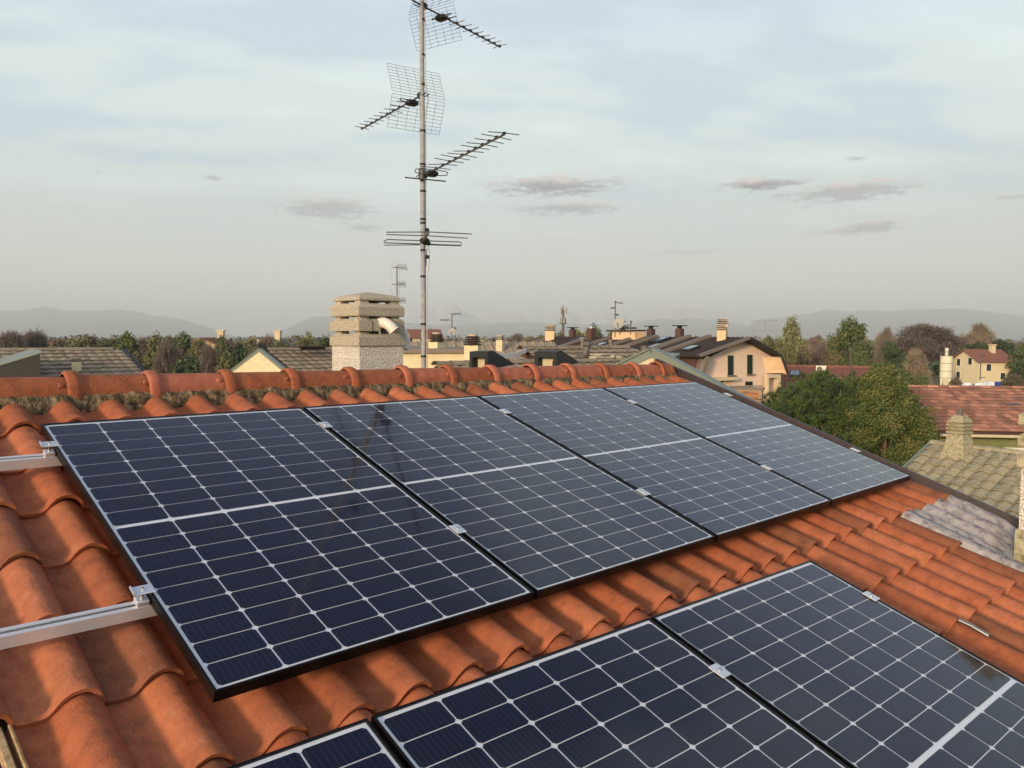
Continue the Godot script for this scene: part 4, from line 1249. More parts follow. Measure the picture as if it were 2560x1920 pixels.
func build_land() -> void:
	var s := Shape.new()
	var n := 48
	var c := Vector3(0, GROUND, 0)
	var rr := [0.0, 60.0, 400.0, 2500.0, 18500.0]
	for k in 4:
		for i in n:
			var a := TAU * i / n
			var b := TAU * (i + 1) / n
			s.quad(c + Vector3(cos(a), 0, sin(a)) * rr[k], c + Vector3(cos(a), 0, sin(a)) * rr[k + 1], c + Vector3(cos(b), 0, sin(b)) * rr[k + 1], c + Vector3(cos(b), 0, sin(b)) * rr[k])
	tag(part(self, "ground", s.done(), M.earth), "flat green and brown plain running out to the hills", "ground", "", "structure")
	hill_range("hills", "pale blue hills on the left horizon", [[-260, 690], [-120, 676], [0, 673], [60, 669], [105, 662], [150, 671], [200, 672], [250, 668], [300, 675], [360, 684], [400, 691], [440, 703], [480, 716], [520, 727]], 12000, 4500, M.far_hill, 0.35, 3, 26.0)
	hill_range("hills", "low blue hill behind the louvred chimney", [[560, 727], [624, 706], [674, 684], [712, 682], [760, 690], [850, 696], [950, 697], [1050, 699], [1150, 696], [1250, 700], [1340, 700], [1400, 692], [1480, 687], [1560, 694], [1640, 706], [1700, 727]], 12300, 4500, M.far_hill, 0.35, 5, 22.0)
	hill_range("hills", "long pale blue hills on the right horizon", [[1560, 727], [1600, 710], [1642, 690], [1690, 684], [1745, 678], [1794, 668], [1830, 673], [1862, 672], [1890, 669], [1925, 671], [1965, 667], [2080, 667], [2130, 671], [2212, 683], [2330, 690], [2480, 700]], 12000, 4500, M.far_hill, 0.35, 8, 26.0)
	hill_range("mountains", "snowy peaks on the horizon between the mast and the pink house", [[700, 712], [800, 690], [858, 674], [880, 669], [900, 661], [915, 655], [928, 663], [945, 668], [962, 663], [985, 657], [1000, 667], [1030, 681], [1055, 688], [1085, 684], [1110, 679], [1125, 682], [1140, 689], [1165, 688], [1190, 683], [1215, 677], [1240, 683], [1260, 686], [1290, 676], [1310, 673], [1330, 676], [1350, 685], [1375, 688], [1400, 676], [1430, 667], [1460, 661], [1490, 666], [1530, 670], [1580, 672], [1640, 690], [1720, 712]], 13600, 2800, M.snow_rock, 1.0, 12, 80.0)

func build_far() -> void:
	rng.seed = 55
	# houses in the plain
	var p := at(z1(1830, 720), 120.0)
	far_house(Vector3(p.x, GROUND, p.z), 0.85, 8, 7, 7.6, 1.5, M.yellow_render, M.red_coppi, "tan house with a red brown roof in the left wood", [["z", -2.5, 5.6], ["z", 1.5, 5.6], ["x", -1.5, 5.8], ["x", 1.8, 5.8]])
	p = at(z2(375, 720), 130.0)
	far_house(Vector3(p.x, GROUND, p.z), 0.75, 10, 8.5, 7.2, 2.0, M.white_render, M.brown_tile_a, "white gabled house among the trees of the left wood", [["x", -1.5, 6.0], ["x", 1.8, 6.0], ["z", 2.0, 5.5]])
	p = at(z2(1690, 720), 190.0)
	far_house(Vector3(p.x, GROUND, p.z), -0.5, 9, 8, 9.4, 1.7, M.cream_render, M.red_coppi, "tall cream house with a red roof right behind the mast", [["z", -2.8, 8.3], ["z", 0, 8.3], ["z", 2.8, 8.3], ["z", -3, 5.3], ["z", 2, 5.3], ["x", 0, 8.0]], false)
	p = at(z2(1800, 730), 150.0)
	far_house(Vector3(p.x, GROUND, p.z), -0.2, 13, 8, 5.6, 1.8, M.cream_render, M.brown_tile_b, "low cream house with a brown roof before the tall red-roofed one", [["z", -4, 4.6], ["z", 0, 4.6], ["z", 4, 4.6]], false)
	p = at(z3(300, 715), 230.0)
	far_house(Vector3(p.x, GROUND, p.z), 0.3, 14, 9, 5.0, 2.2, M.cream_render, M.red_coppi, "far house with a red roof beyond the brown gabled roof", [["z", -3, 4.0], ["z", 2, 4.0]])
	p = at(z5(520, 405), 300.0)
	far_house(Vector3(p.x, GROUND, p.z), -0.9, 22, 12, 4.0, 2.6, M.cream_render, M.red_coppi, "long far house with red roof between the two tall right trees", [["z", -6, 3.0], ["z", 0, 3.0], ["z", 6, 3.0]], false)
	p = at(z1(390, 740), 260.0)
	far_house(Vector3(p.x, GROUND, p.z), -0.9, 12, 9, 5.5, 2.2, M.cream_render, M.red_coppi, "far cream house among bare trees at far left", [["z", -2, 4.5], ["z", 2, 4.5]], false)
	# the yellow house by the silo
	p = at(Vector2(2452, 960), 165.0)
	var y := far_house(Vector3(p.x, GROUND, p.z), 0.0, 7.6, 8.0, 4.9, 2.1, M.yellow_render, M.red_coppi, "yellow house with a pinkish red roof beside the white silo", [["x", -1.8, 4.3], ["x", 1.6, 4.6], ["x", -1.8, 1.6], ["z", -1.6, 3.4], ["z", 1.6, 1.6]])
	y.rotation.y = -0.62
	# silo
	p = at(Vector2(2364, 960), 148.0)
	var r := thing("silo", Vector3(p.x, GROUND, p.z), "white cylindrical silo with a ladder beside the yellow house", "silo")
	var s := Shape.new()
	s.tube([Vector3(0, 0.9, 0), Vector3(0, 2.2, 0), Vector3(0, 5.1, 0)], 1.06, 1.06, 22)
	part(r, "tank", s.done(), M.silo_white)
	s = Shape.new()
	s.tube([Vector3(0, -0.6, 0), Vector3(0, 0.9, 0)], 0.35, 1.05, 20)
	part(r, "hopper", s.done(), M.silo_white)
	for yy in [1.0, 2.25, 3.7, 5.08]:
		s = Shape.new()
		s.tube([Vector3(0, yy, 0), Vector3(0, yy + 0.08, 0)], 1.10, -1, 22)
		part(r, "band", s.done(), M.grey_strip)
	s = Shape.new()
	s.tube([Vector3(0, 5.1, 0), Vector3(0, 6.5, 0)], 0.28, -1, 12)
	s.tube([Vector3(0, 6.1, 0), Vector3(0, 6.6, 0)], 0.33, -1, 12)
	part(r, "filter_pipe", s.done(), M.silo_white)
	s = Shape.new()
	for k in 12: s.tube([Vector3(cos(TAU * k / 12), 5.9, sin(TAU * k / 12)) * Vector3(1.05, 1, 1.05), Vector3(cos(TAU * (k + 1) / 12), 5.9, sin(TAU * (k + 1) / 12)) * Vector3(1.05, 1, 1.05)], 0.03, -1, 4)
	for k in 8: s.tube([Vector3(cos(TAU * k / 8) * 1.05, 5.1, sin(TAU * k / 8) * 1.05), Vector3(cos(TAU * k / 8) * 1.05, 5.9, sin(TAU * k / 8) * 1.05)], 0.03, -1, 4)
	part(r, "railing", s.done(), M.far_metal)
	s = Shape.new()
	var lx := look.x
	for k in 2: s.tube([lx * (1.2 + 0.45 * k), lx * (1.2 + 0.45 * k) + Vector3(0, 6.2, 0)], 0.04, -1, 4)
	for k in 18: s.tube([lx * 1.2 + Vector3(0, 0.34 * k, 0), lx * 1.65 + Vector3(0, 0.34 * k, 0)], 0.03, -1, 4)
	part(r, "ladder", s.done(), M.far_metal)
	for k in 4:
		s = Shape.new()
		var a := k * PI / 2 + 0.5
		s.box(Vector3(cos(a), -0.3, sin(a)), Vector3(0.25, 2.6, 0.25))
		part(r, "leg", s.done(), M.silo_white)
	r.position.y = GROUND + 0.9
	# tanks and drum by the yellow house
	for k in 2:
		p = at(Vector2([2418, 2448][k], 964), 142.0)
		var t := thing("water_tank", Vector3(p.x, p.y - 0.9, p.z), ["white tank with a blue band, left of two beside the silo", "white tank with a blue band, right of two, next to the blue lorry"][k], "tank", "white and blue tanks")
		s = Shape.new()
		s.tube([Vector3(0, -1.0, 0), Vector3(0, 0.3, 0)], 0.95 - 0.05 * k, -1, 20)
		part(t, "tank_base", s.done(), M.tank_white)
		s = Shape.new()
		s.tube([Vector3(0, 0.3, 0), Vector3(0, 0.85, 0)], 0.96 - 0.05 * k, -1, 20)
		part(t, "blue_band", s.done(), M.tank_blue)
		s = Shape.new()
		s.tube([Vector3(0, 0.85, 0), Vector3(0, 1.15, 0), Vector3(0, 1.4, 0)], 0.95 - 0.05 * k, 0.55, 20)
		part(t, "tank_top", s.done(), M.tank_white)
	p = at(Vector2(2475, 966), 141.0)
	var lo := thing("lorry", Vector3(p.x, p.y - 2.2, p.z), "blue mixer lorry with a white hopper beside the tanks", "lorry", "", -0.75)
	s = Shape.new()
	s.extrude([Vector3(-0.9, 1.2, 0.8), Vector3(-0.65, 3.1, 0.8), Vector3(0.25, 3.1, 0.8), Vector3(0.5, 1.2, 0.8)], Vector3(0, 0, -1.6))
	part(lo, "hopper", s.done(), M.tank_white)
	s = Shape.new()
	s.extrude([Vector3(1.0, 0.9, 0.9), Vector3(1.0, 2.5, 0.9), Vector3(1.35, 3.0, 0.9), Vector3(2.5, 3.0, 0.9), Vector3(3.1, 2.0, 0.9), Vector3(3.15, 0.9, 0.9)], Vector3(0, 0, -1.8))
	var cab := part(lo, "cab", s.done(), M.tank_blue)
	s = Shape.new()
	s.extrude([Vector3(1.6, 1.9, 0.93), Vector3(1.7, 2.6, 0.93), Vector3(2.4, 2.6, 0.93), Vector3(2.75, 1.9, 0.93)], Vector3(0, 0, -0.02))
	part(cab, "window", s.done(), M.window_glass)
	for k in 3:
		s = Shape.new()
		s.tube([Vector3([-0.6, 0.4, 2.4][k], 0.5, 0.95), Vector3([-0.6, 0.4, 2.4][k], 0.5, 0.6)], 0.5, -1, 14)
		part(lo, "wheel", s.done(), M.black_plastic)
	s = Shape.new()
	s.box(Vector3(1.0, 0.75, 0), Vector3(4.3, 0.3, 1.2))
	part(lo, "chassis", s.done(), M.far_metal)
	# phone tower
	p = at(z3(1063, 690), 330.0)
	var q := at(z3(1063, 425), 330.0)
	r = thing("phone_tower", Vector3(p.x, GROUND, p.z), "slim mobile phone tower with antenna drums above the middle roofs", "tower")
	var H := q.y - GROUND
	s = Shape.new()
	s.tube([Vector3(0, 0, 0), Vector3(0, H * 0.9, 0)], 0.75, 0.5, 10)
	s.tube([Vector3(0, H * 0.9, 0), Vector3(0, H, 0)], 0.2, 0.15, 8)
	part(r, "pole", s.done(), M.far_metal)
	for k in 6:
		s = Shape.new()
		var a := k * TAU / 6
		s.bevel_box(Vector3(cos(a) * 1.3, H - (2.2 if k % 2 else 6.5), sin(a) * 1.3), Vector3(0.55, 2.6, 0.55), 0.1)
		s.tube([Vector3(0, H - (2.2 if k % 2 else 6.5), 0), Vector3(cos(a) * 1.3, H - (2.2 if k % 2 else 6.5), sin(a) * 1.3)], 0.12, -1, 5)
		part(r, "panel_antenna", s.done(), M.dish_grey)
	s = Shape.new()
	s.tube([Vector3(0, H - 7.8, 0), Vector3(0, H - 7.4, 0)], 1.6, -1, 12)
	part(r, "platform", s.done(), M.far_metal)
	# pylon
	p = at(z4(1750, 430), 800.0)
	q = at(z4(1750, 255), 800.0)
	r = thing("power_pylon", Vector3(p.x, GROUND, p.z), "pale lattice power pylon on the horizon right of the orange chimneys", "pylon")
	H = q.y - GROUND
	s = Shape.new()
	for k in 4: s.tube([Vector3(3.0 * (1 if k & 1 else -1), 0, 3.0 * (1 if k & 2 else -1)), Vector3(0, H, 0)], 0.25, 0.2, 4)
	for k in 10:
		var rr := 3.0 * (1.0 - k / 10.5)
		s.tube([Vector3(-rr, H * k / 10.5, rr), Vector3(rr * 0.9, H * (k + 1) / 10.5, rr * 0.9)], 0.12, -1, 4)
	part(r, "lattice", s.done(), M.dish_grey)
	for k in 2:
		s = Shape.new()
		s.tube([Vector3(0, H * [0.96, 0.6][k], 0) - look.x * 13, Vector3(0, H * [0.96, 0.6][k] + 0.4, 0) + look.x * 13], 0.35, -1, 4)
		part(r, "cross_arm", s.done(), M.dish_grey)
	# antennas on far roofs
	small_antenna(z2(1497, 560), 17.0, z2(1493, 85), "thin antenna pole behind the louvred chimney", [[0.97, 0.20, -0.02], [0.66, 0.18, 0.01], [0.37, 0.17, 0.0]], Vector3.ZERO, true)
	small_antenna(z3(103, 720), 40.0, z3(98, 497), "thin antenna pole with a grey dish right of the mast", [[0.97, 0.45, 0.05], [0.75, -0.55, 0.0], [0.42, 0.2, 0.0]], Vector3(0.05, 0.35, 0.20))
	small_antenna(z3(1512, 700), 62.0, z3(1510, 385), "antenna pole with a large pale dish on the brown roofs' ridge", [[0.95, 0.6, -0.1], [0.80, -0.35, -0.1], [0.61, 0.25, 0.0], [0.42, 0.2, 0.0]], Vector3(0.25, 1.0, 0.46))
	small_antenna(z3(1555, 680), 66.0, z3(1553, 560), "short antenna right of the large pale dish", [[0.95, 0.45, 0.0], [0.68, 0.9, 0.0], [0.3, 0.3, 0.0]])
	small_antenna(z3(1647, 680), 70.0, z3(1648, 558), "white-tipped antenna above the flat orange chimney", [[0.9, 0.1, 0.0], [0.3, 0.2, 0.0]])
	small_antenna(z4(1322, 430), 140.0, z4(1322, 330), "small antenna left of the twin orange chimneys", [[0.8, 0.4, 0.0], [0.5, -0.4, 0.0]])
	small_antenna(z5(752, 680), 72.0, z5(757, 455), "antenna standing on the red roof left of the conifer", [[0.95, -0.15, 0.0], [0.80, 0.6, 0.0], [0.52, 0.35, 0.0], [0.51, -0.4, 0.0]])
	small_antenna(z5(228, 600), 70.0, z5(229, 455), "antenna at the pink house's right eave", [[0.6, 0.4, 0.0], [0.3, 0.4, 0.0], [0.29, -0.3, 0.0]])
	small_antenna(Vector2(2450, 950), 130.0, Vector2(2451, 886), "antenna in front of the yellow house's roof", [[0.95, 0.9, 0.0], [0.78, 1.2, 0.0], [0.1, 0.8, 0.0]])

# ---------- the neighbours ----------
func build_neighbours() -> void:
	rng.seed = 12
	var X := Vector3.RIGHT
	var Z := Vector3.BACK
	var dn := Vector3(0, -sin(0.33), cos(0.33))
	# left: grey roof with a dark dormer wedge
	var B := at(z1(1050, 812), 27.0)
	var A := B - X * 15.0
	var r := thing("row_house", Vector3(B.x - 4, GROUND, B.z + 2), "house with a grey tile roof and dark dormers at the left edge", "house", "neighbouring row houses")
	slope(r, A, B, dn, 4.2, 0.30, 0.34, 1, 0.022, [M.brown_tile_a, M.brown_tile_b], 14, 60, 7, 0.045)
	var s := Shape.new(r.position)
	s.box(Vector3(B.x - 7.5, -5.2, B.z), Vector3(14.4, 7.8, 7.0))
	part(r, "wall", s.done(), M.yellow_render)
	s = Shape.new(r.position)
	s.extrude([B + Vector3(0.0, 0.06, 0), B + Vector3(0.12, 0.06, 0), B + Vector3(0.12, -0.16, 0), B + Vector3(0.0, -0.16, 0)], dn * 4.3)
	part(r, "verge_trim", s.done(), M.dark_metal)
	var F := [at(z1(-260, 840), 22.6), at(z1(345, 838), 23.0), at(z1(342, 1090), 23.0), at(z1(-260, 1090), 22.6)]
	# this wedge is high at its right end and runs down to the left
	for k in 2:
		var hi_t := at([z1(345, 836), z1(76, 832)][k], [22.4, 25.0][k])
		var hi_b := Vector3(hi_t.x, hi_t.y - 1.3, hi_t.z)
		var lo_t := at([z1(-420, 1075), z1(-500, 1010)][k], [21.8, 24.6][k])
		var back := Vector3(0.15, 0.05, -1.9)
		s = Shape.new(r.position)
		s.extrude([hi_t, hi_b, Vector3(lo_t.x, hi_b.y, lo_t.z), lo_t], back)
		var ck := part(r, "dormer_cheek", s.done(), M.dark_metal)
		s = Shape.new(r.position)
		s.extrude([hi_t + Vector3(0.06, 0.045, 0.05), hi_t + Vector3(0.06, 0.004, 0.05), lo_t + Vector3(0, 0.004, 0.05), lo_t + Vector3(0, 0.045, 0.05)], back)
		part(ck, "dormer_roof", s.done(), M.grey_green_metal)
	s = Shape.new(r.position)
	var cp := at(z1(645, 1000), 24.6)
	s.box(cp + Vector3(0.05, -0.1, 0), Vector3(1.0, 0.09, 0.5))
	part(r, "chimney_flashing", s.done(), M.grey_green_metal)
	stack_chimney(at(z1(662, 972), 24.4), 0.19, 0.34, "little yellow chimney stub on the left grey roof", M.yellow_render, false)
	# left middle: gable with yellow wall
	A = at(z2(300, 818), 25.0)
	r = thing("row_house", Vector3(A.x + 4, GROUND, A.z), "house with a yellow gable and pale green verge left of the louvred chimney", "house", "neighbouring row houses")
	slope(r, A + X * 0.25, A + X * 7.5, dn, 4.2, 0.30, 0.34, 1, 0.022, [M.brown_tile_a, M.brown_tile_b], 0, 22, 9, 0.045)
	gable(r, A, A + Vector3(0, -1.5, -4.2), A + Vector3(0, -1.5, 4.2), X, 0.3, M.yellow_render, M.grey_green_metal, M.brown_panel)
	s = Shape.new(r.position)
	s.extrude([A + Vector3(0.21, -0.95, 0.1), A + Vector3(0.21, -0.55, 0.1), A + Vector3(0.21, -0.95, -1.3)], X * 0.02)
	part(r, "gable_recess", s.done(), M.brown_panel)
	# brown louvre on its ridge
	var cc := at(z2(745, 800), 25.5)
	s = Shape.new(r.position)
	s.bevel_box(cc + Vector3(0, 0.06, 0), Vector3(1.1, 0.05, 0.5), 0.02)
	s.box(cc + Vector3(0.1, 0.0, 0), Vector3(0.7, 0.1, 0.35))
	part(r, "ridge_vent", s.done(), M.dark_sheet)
	# flat yellow block with a grey coping
	var P := at(z2(1400, 840), 23.0)
	var Q := at(z2(2092, 838), 23.0)
	r = thing("row_house", Vector3((P.x + Q.x) / 2, GROUND, P.z), "flat-topped pale yellow wall block between the chimney and the dark dormers", "house", "neighbouring row houses")
	var away := Vector3(look.z.x, 0, look.z.z) * -3.0
	s = Shape.new(r.position)
	s.extrude([P, Q, Vector3(Q.x, -6, Q.z), Vector3(P.x, -6, P.z)], away)
	part(r, "wall", s.done(), M.yellow_render)
	s = Shape.new(r.position)
	var up := Vector3(0, 0.13, 0)
	var ex := (Q - P).normalized() * 0.12
	s.extrude([P + up - ex - away * 0.04, Q + up + ex - away * 0.04, Q + ex - away * 0.04 + up * 0.02, P - ex - away * 0.04 + up * 0.02], away * 1.1)
	part(r, "coping", s.done(), M.grey_strip)
	stack_chimney(at(z2(1838, 815), 23.8), 0.36, 0.42, "yellow chimney with a ragged dark cap, right of the mast", M.yellow_render, true)
	stack_chimney(at(z3(283, 838), 22.5), 0.40, 0.36, "second yellow chimney with a ragged dark cap, above the first dormer", M.yellow_render, true)
	stack_chimney(at(z2(1690, 800), 60.0), 0.5, 0.3, "small striped brick chimney left of the mast's foot", M.orange_render, false)
	# the beige tile roof with two dormers
	A = at(z3(690, 812), 19.4)
	B = at(z3(1745, 803), 22.4)
	B = A + X * A.distance_to(B)
	r = thing("row_house", Vector3(A.x + 3, GROUND, A.z), "house with a beige brown tile roof and two dark framed dormers behind the ridge", "house", "neighbouring row houses")
	slope(r, A, B, dn, 4.4, 0.30, 0.34, 1, 0.022, [M.brown_tile_a, M.brown_tile_b], 0, 40, 9, 0.045)
	slope(r, A - X * 3.3 + dn * 0.9, A + dn * 0.9, dn, 3.6, 0.30, 0.34, 1, 0.022, [M.brown_tile_a, M.brown_tile_b], 0, 40, 7, 0.045)
	s = Shape.new(r.position)
	s.box(Vector3(A.x + 1.8, -5.4, A.z + 0.5), Vector3(8.0, 7.2, 6.0))
	part(r, "wall", s.done(), M.yellow_render)
	s = Shape.new(r.position)
	var g0 := at(z3(470, 858), 17.6)
	var g1 := at(z3(650, 858), 18.4)
	var g2 := at(z3(748, 818), 19.2)
	for e in [[g0, g1], [g1, g2]]: s.extrude([e[0] + Vector3(0, 0.05, 0), e[1] + Vector3(0, 0.05, 0), e[1] - Vector3(0, 0.05, 0), e[0] - Vector3(0, 0.05, 0)], Vector3(0.1, 0, -0.14))
	part(r, "white_flashing", s.done(), M.white_render)
	for k in 2:
		var x0: float = [255.0, 815.0][k]
		var x1: float = [410.0, 1008.0][k]
		var d: float = [15.6, 16.0][k]
		F = [at(z3(x0, 826), d), at(z3(x1, 826), d + 0.05), at(z3(x1, 985), d + 0.05), at(z3(x0, 985), d)]
		var K := at([z3(650, 937), z3(1200, 918)][k], d + 1.0)
		dormer(r, F, K - F[1] + Vector3(0, F[1].y - F[2].y, 0), 0.2)
	# tilted dark vent pipe and a rock-like vent
	s = Shape.new(r.position)
	var v0 := at(z3(1255, 862), 18.6)
	var v1 := at(z3(1272, 785), 18.6)
	s.tube([v0, v1], 0.075, -1, 12)
	s.tube([v1 - Vector3(0.02, 0.0, 0), v1 + Vector3(0.02, 0.08, 0)], 0.10, -1, 12)
	s.bevel_box(v0 + Vector3(0, 0.02, 0), Vector3(0.34, 0.06, 0.3), 0.02)
	part(r, "vent_pipe", s.done(), M.far_metal)
	s = Shape.new(r.position)
	var v2 := at(z3(1410, 885), 17.0)
	for k in 5: s.bevel_box(v2 + Vector3(-0.28 + 0.14 * k, 0.02 + 0.02 * (k % 2), 0.04 * k), Vector3(0.17, 0.07, 0.2), 0.025, Basis(Vector3.UP, k * 0.7))
	s.bevel_box(v2 + Vector3(0, 0.085, 0), Vector3(0.5, 0.04, 0.35), 0.015)
	part(r, "louvre_vent", s.done(), M.concrete)
	s = Shape.new(r.position)
	var v3 := at(z3(1765, 815), 21.0)
	s.tube([v3 + Vector3(0, -0.1, 0), v3 + Vector3(0, 0.12, 0)], 0.09, -1, 10)
	s.bevel_box(v3 + Vector3(0.14, 0.02, 0), Vector3(0.22, 0.12, 0.2), 0.04)
	part(r, "ridge_vent", s.done(), M.far_metal)
	# the gable just beyond our right verge
	var G := Vector3(6.5, 0.165, -1.84)
	r = thing("row_house", Vector3(7.2, GROUND, -1.5), "next house with a pale grey green verge just beyond the roof's right edge", "house", "neighbouring row houses")
	gable(r, G, G + Vector3(0, -1.10, -2.7), G + Vector3(0, -1.66, 3.9), X, 0.05, M.cream_render, M.grey_green_metal, M.dark_metal)
	# its dormer: a pale sheet top and a dark cheek
	var da := at(z4(540, 590), 13.0)
	var db := at(z4(850, 609), 12.8)
	var dc := at(z4(735, 678), 11.4)
	s = Shape.new(r.position)
	s.extrude([da, db, dc], Vector3(0, -0.03, 0))
	var dm := part(r, "dormer_roof", s.done(), M.grey_green_metal)
	s = Shape.new(r.position)
	s.extrude([dc + Vector3(0, -0.032, 0), db + Vector3(0, -0.032, 0), db + Vector3(0, -1.0, 0), dc + Vector3(0, -1.0, 0)], Vector3(-0.02, 0, -0.03))
	part(dm, "dormer_cheek", s.done(), M.dark_metal)
	# far brown gabled roof
	P = at(z3(250, 760), 48.0)
	var fh := far_house(Vector3(P.x, GROUND, P.z), -0.35, 9.5, 7.5, 7.7, 1.35, M.cream_render, M.brown_tile_b, "house with a wide brown roof and open timber gable behind the dormers", [["x", 0.5, 6.0]], false)
	fh.rotation.y = -0.55 + PI
	stack_chimney(at(z3(295, 738), 49.0), 0.34, 0.15, "pale louvred chimney on the wide brown roof, left of two", M.cream_render, false)
	stack_chimney(at(z3(520, 740), 47.0), 0.40, 0.15, "pale louvred chimney on the wide brown roof, right of two", M.cream_render, false)
	build_pink_house()
	build_right_roofs()

func build_pink_house() -> void:
	var apex := at(z4(1600, 440), 60.0)
	var far := at(z3(1000, 712), 85.0)
	far.y = apex.y
	var rd := (apex - far).normalized()              # along the ridge, towards us
	var px := rd.cross(Vector3.UP).normalized()       # to the right of the gable
	if px.dot(look.x) < 0: px = -px
	var o := Vector3(apex.x, GROUND, apex.z) - rd * 4
	var r := thing("terraced_house", o, "pink terrace with a long dark brown mansard roof and green shutters", "house")
	var wall_on := apex - rd * 0.9
	var PW := func(zx: float, zy: float) -> Vector3: return hit(z4(zx, zy), wall_on, rd)
	var PF := func(zx: float, zy: float) -> Vector3: return hit(z4(zx, zy), apex, rd)
	var lb: Vector3 = PF.call(1065, 632)
	var rb: Vector3 = PF.call(1932, 632)
	var lm: Vector3 = PF.call(1035, 965)
	var ls: Vector3 = PF.call(1150, 640)
	var rm: Vector3 = PF.call(2000, 822)
	var back := -rd * 29.0
	# gable wall
	var s := Shape.new(o)
	var wl: Vector3 = PW.call(1085, 900)
	var wr: Vector3 = PW.call(1880, 830)
	s.extrude([wall_on + Vector3(0, -0.25, 0), PW.call(1880, 640), wr, Vector3(wr.x, GROUND, wr.z), Vector3(wl.x, GROUND, wl.z), wl, PW.call(1165, 655)], -rd * 0.4)
	part(r, "wall", s.done(), M.pink_render)
	s = Shape.new(o)
	s.extrude([wall_on + Vector3(0, -0.3, 0) - rd * 0.5, PW.call(1880, 660) - rd * 0.5, Vector3(wr.x, GROUND, wr.z) - rd * 0.5, Vector3(wl.x, GROUND, wl.z) - rd * 0.5, PW.call(1165, 675) - rd * 0.5], -rd * 28.0)
	part(r, "wall", s.done(), M.pink_render)
	# roof sheets: two upper slopes and two mansard skirts
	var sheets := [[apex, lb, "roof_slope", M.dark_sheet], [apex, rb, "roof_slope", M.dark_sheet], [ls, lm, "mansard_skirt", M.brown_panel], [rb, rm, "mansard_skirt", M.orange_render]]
	for q in sheets:
		s = Shape.new(o)
		var nn: Vector3 = (q[1] - q[0]).cross(rd).normalized()
		if nn.dot(Vector3.UP + px * signf((q[1] - apex).dot(px)) * 0.5) < 0: nn = -nn
		s.extrude([q[0] + nn * 0.02, q[1] + nn * 0.02, q[1] - nn * 0.16, q[0] - nn * 0.16], back)
		var sh := part(r, q[2], s.done(), q[3])
		if q[2] == "mansard_skirt" and q[1] == lm:
			for k in 46:
				s = Shape.new(o)
				var t0: Vector3 = q[0] - rd * (0.55 + k * 0.6) + nn * 0.05
				s.tube([t0, t0 + (q[1] - q[0])], 0.06, -1, 4)
				part(sh, "seam", s.done(), M.brown_panel)
		if q[3] == M.dark_sheet and q[1] == lb:
			# fine ribs of the brown sheet
			s = Shape.new(o)
			for k in 58:
				var t1: Vector3 = q[0] - rd * (k * 0.5 + 0.3) + nn * 0.025
				s.tube([t1, t1 + (q[1] - q[0])], 0.045, -1, 4, false)
			tag(part(sh, "rib", s.done(), M.dark_sheet), "", "", "", "stuff")
	# verge boards along the gable
	for q in [[apex, lb], [ls, lm], [apex, rb], [rb, rm]]:
		s = Shape.new(o)
		var nn: Vector3 = (q[1] - q[0]).cross(rd).normalized()
		if nn.dot(Vector3.UP + px * signf((q[1] - apex).dot(px)) * 0.5) < 0: nn = -nn
		s.extrude([q[0] + nn * 0.06 + rd * 0.03, q[1] + nn * 0.06 + rd * 0.03, q[1] - nn * 0.14 + rd * 0.03, q[0] - nn * 0.14 + rd * 0.03], -rd * (0.35 if q[1] != lm else 0.8))
		part(r, "verge_board", s.done(), M.grey_strip if (q[1] == lm or q[1] == lb) else M.dark_metal)
	# lit underside of the right eave
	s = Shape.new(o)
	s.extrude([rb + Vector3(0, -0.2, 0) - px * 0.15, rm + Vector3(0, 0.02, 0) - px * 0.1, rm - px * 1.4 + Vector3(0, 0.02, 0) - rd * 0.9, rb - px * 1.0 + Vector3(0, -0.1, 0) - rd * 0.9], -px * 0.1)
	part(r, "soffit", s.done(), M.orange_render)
	# party wall strips down the left slope
	var L := lb - apex
	var n2 := L.cross(rd).normalized()
	if n2.y < 0: n2 = -n2
	for dist in [4.2, 6.6, 11.0, 13.6, 17.2, 20.8, 28.2]:
		s = Shape.new(o)
		var t: Vector3 = apex - rd * dist
		s.extrude([t + n2 * 0.22, t + n2 * 0.22 + L, t + L + n2 * 0.02, t + n2 * 0.02], -rd * 0.55)
		part(r, "party_wall", s.done(), M.grey_strip)
	# skylights, laid out by where along the ridge and how far down
	for q in [[2.6, 0.72, 1.0], [7.3, 0.66, 1.0], [9.2, 0.25, 1.25], [15.4, 0.62, 1.0], [21.5, 0.3, 1.2]]:
		var c: Vector3 = apex - rd * q[0] + L * q[1] + n2 * 0.12
		var bb := Basis(rd, n2, L.normalized())
		s = Shape.new(o)
		s.bevel_box(c, Vector3(1.0 * q[2], 0.16, 1.25 * q[2]), 0.03, bb)
		var sk := part(r, "skylight", s.done(), M.dark_metal)
		s = Shape.new(o)
		s.box(c + n2 * 0.085, Vector3(0.8 * q[2], 0.02, 1.0 * q[2]), bb)
		part(sk, "pane", s.done(), M.skylight_glass)
	# chimneys of the terrace
	stack_chimney(apex - rd * 2.3 + L * 0.16 + Vector3(0, 0.30, 0), 0.66, 0.75, "front one of the twin orange chimneys with striped caps on the pink terrace", M.orange_render, false)
	stack_chimney(apex - rd * 3.3 - L * 0.05 + Vector3(0, 0.45, 0), 0.66, 0.85, "rear one of the twin orange chimneys with striped caps on the pink terrace", M.orange_render, false)
	var wd := apex - rd * 14.8 + L * 0.10
	s = Shape.new(o)
	s.box(wd + Vector3(0, 0.12, 0), Vector3(3.6, 1.0, 1.0), Basis(rd, Vector3.UP, rd.cross(Vector3.UP)))
	var wc := part(r, "wide_chimney", s.done(), M.orange_render)
	s = Shape.new(o)
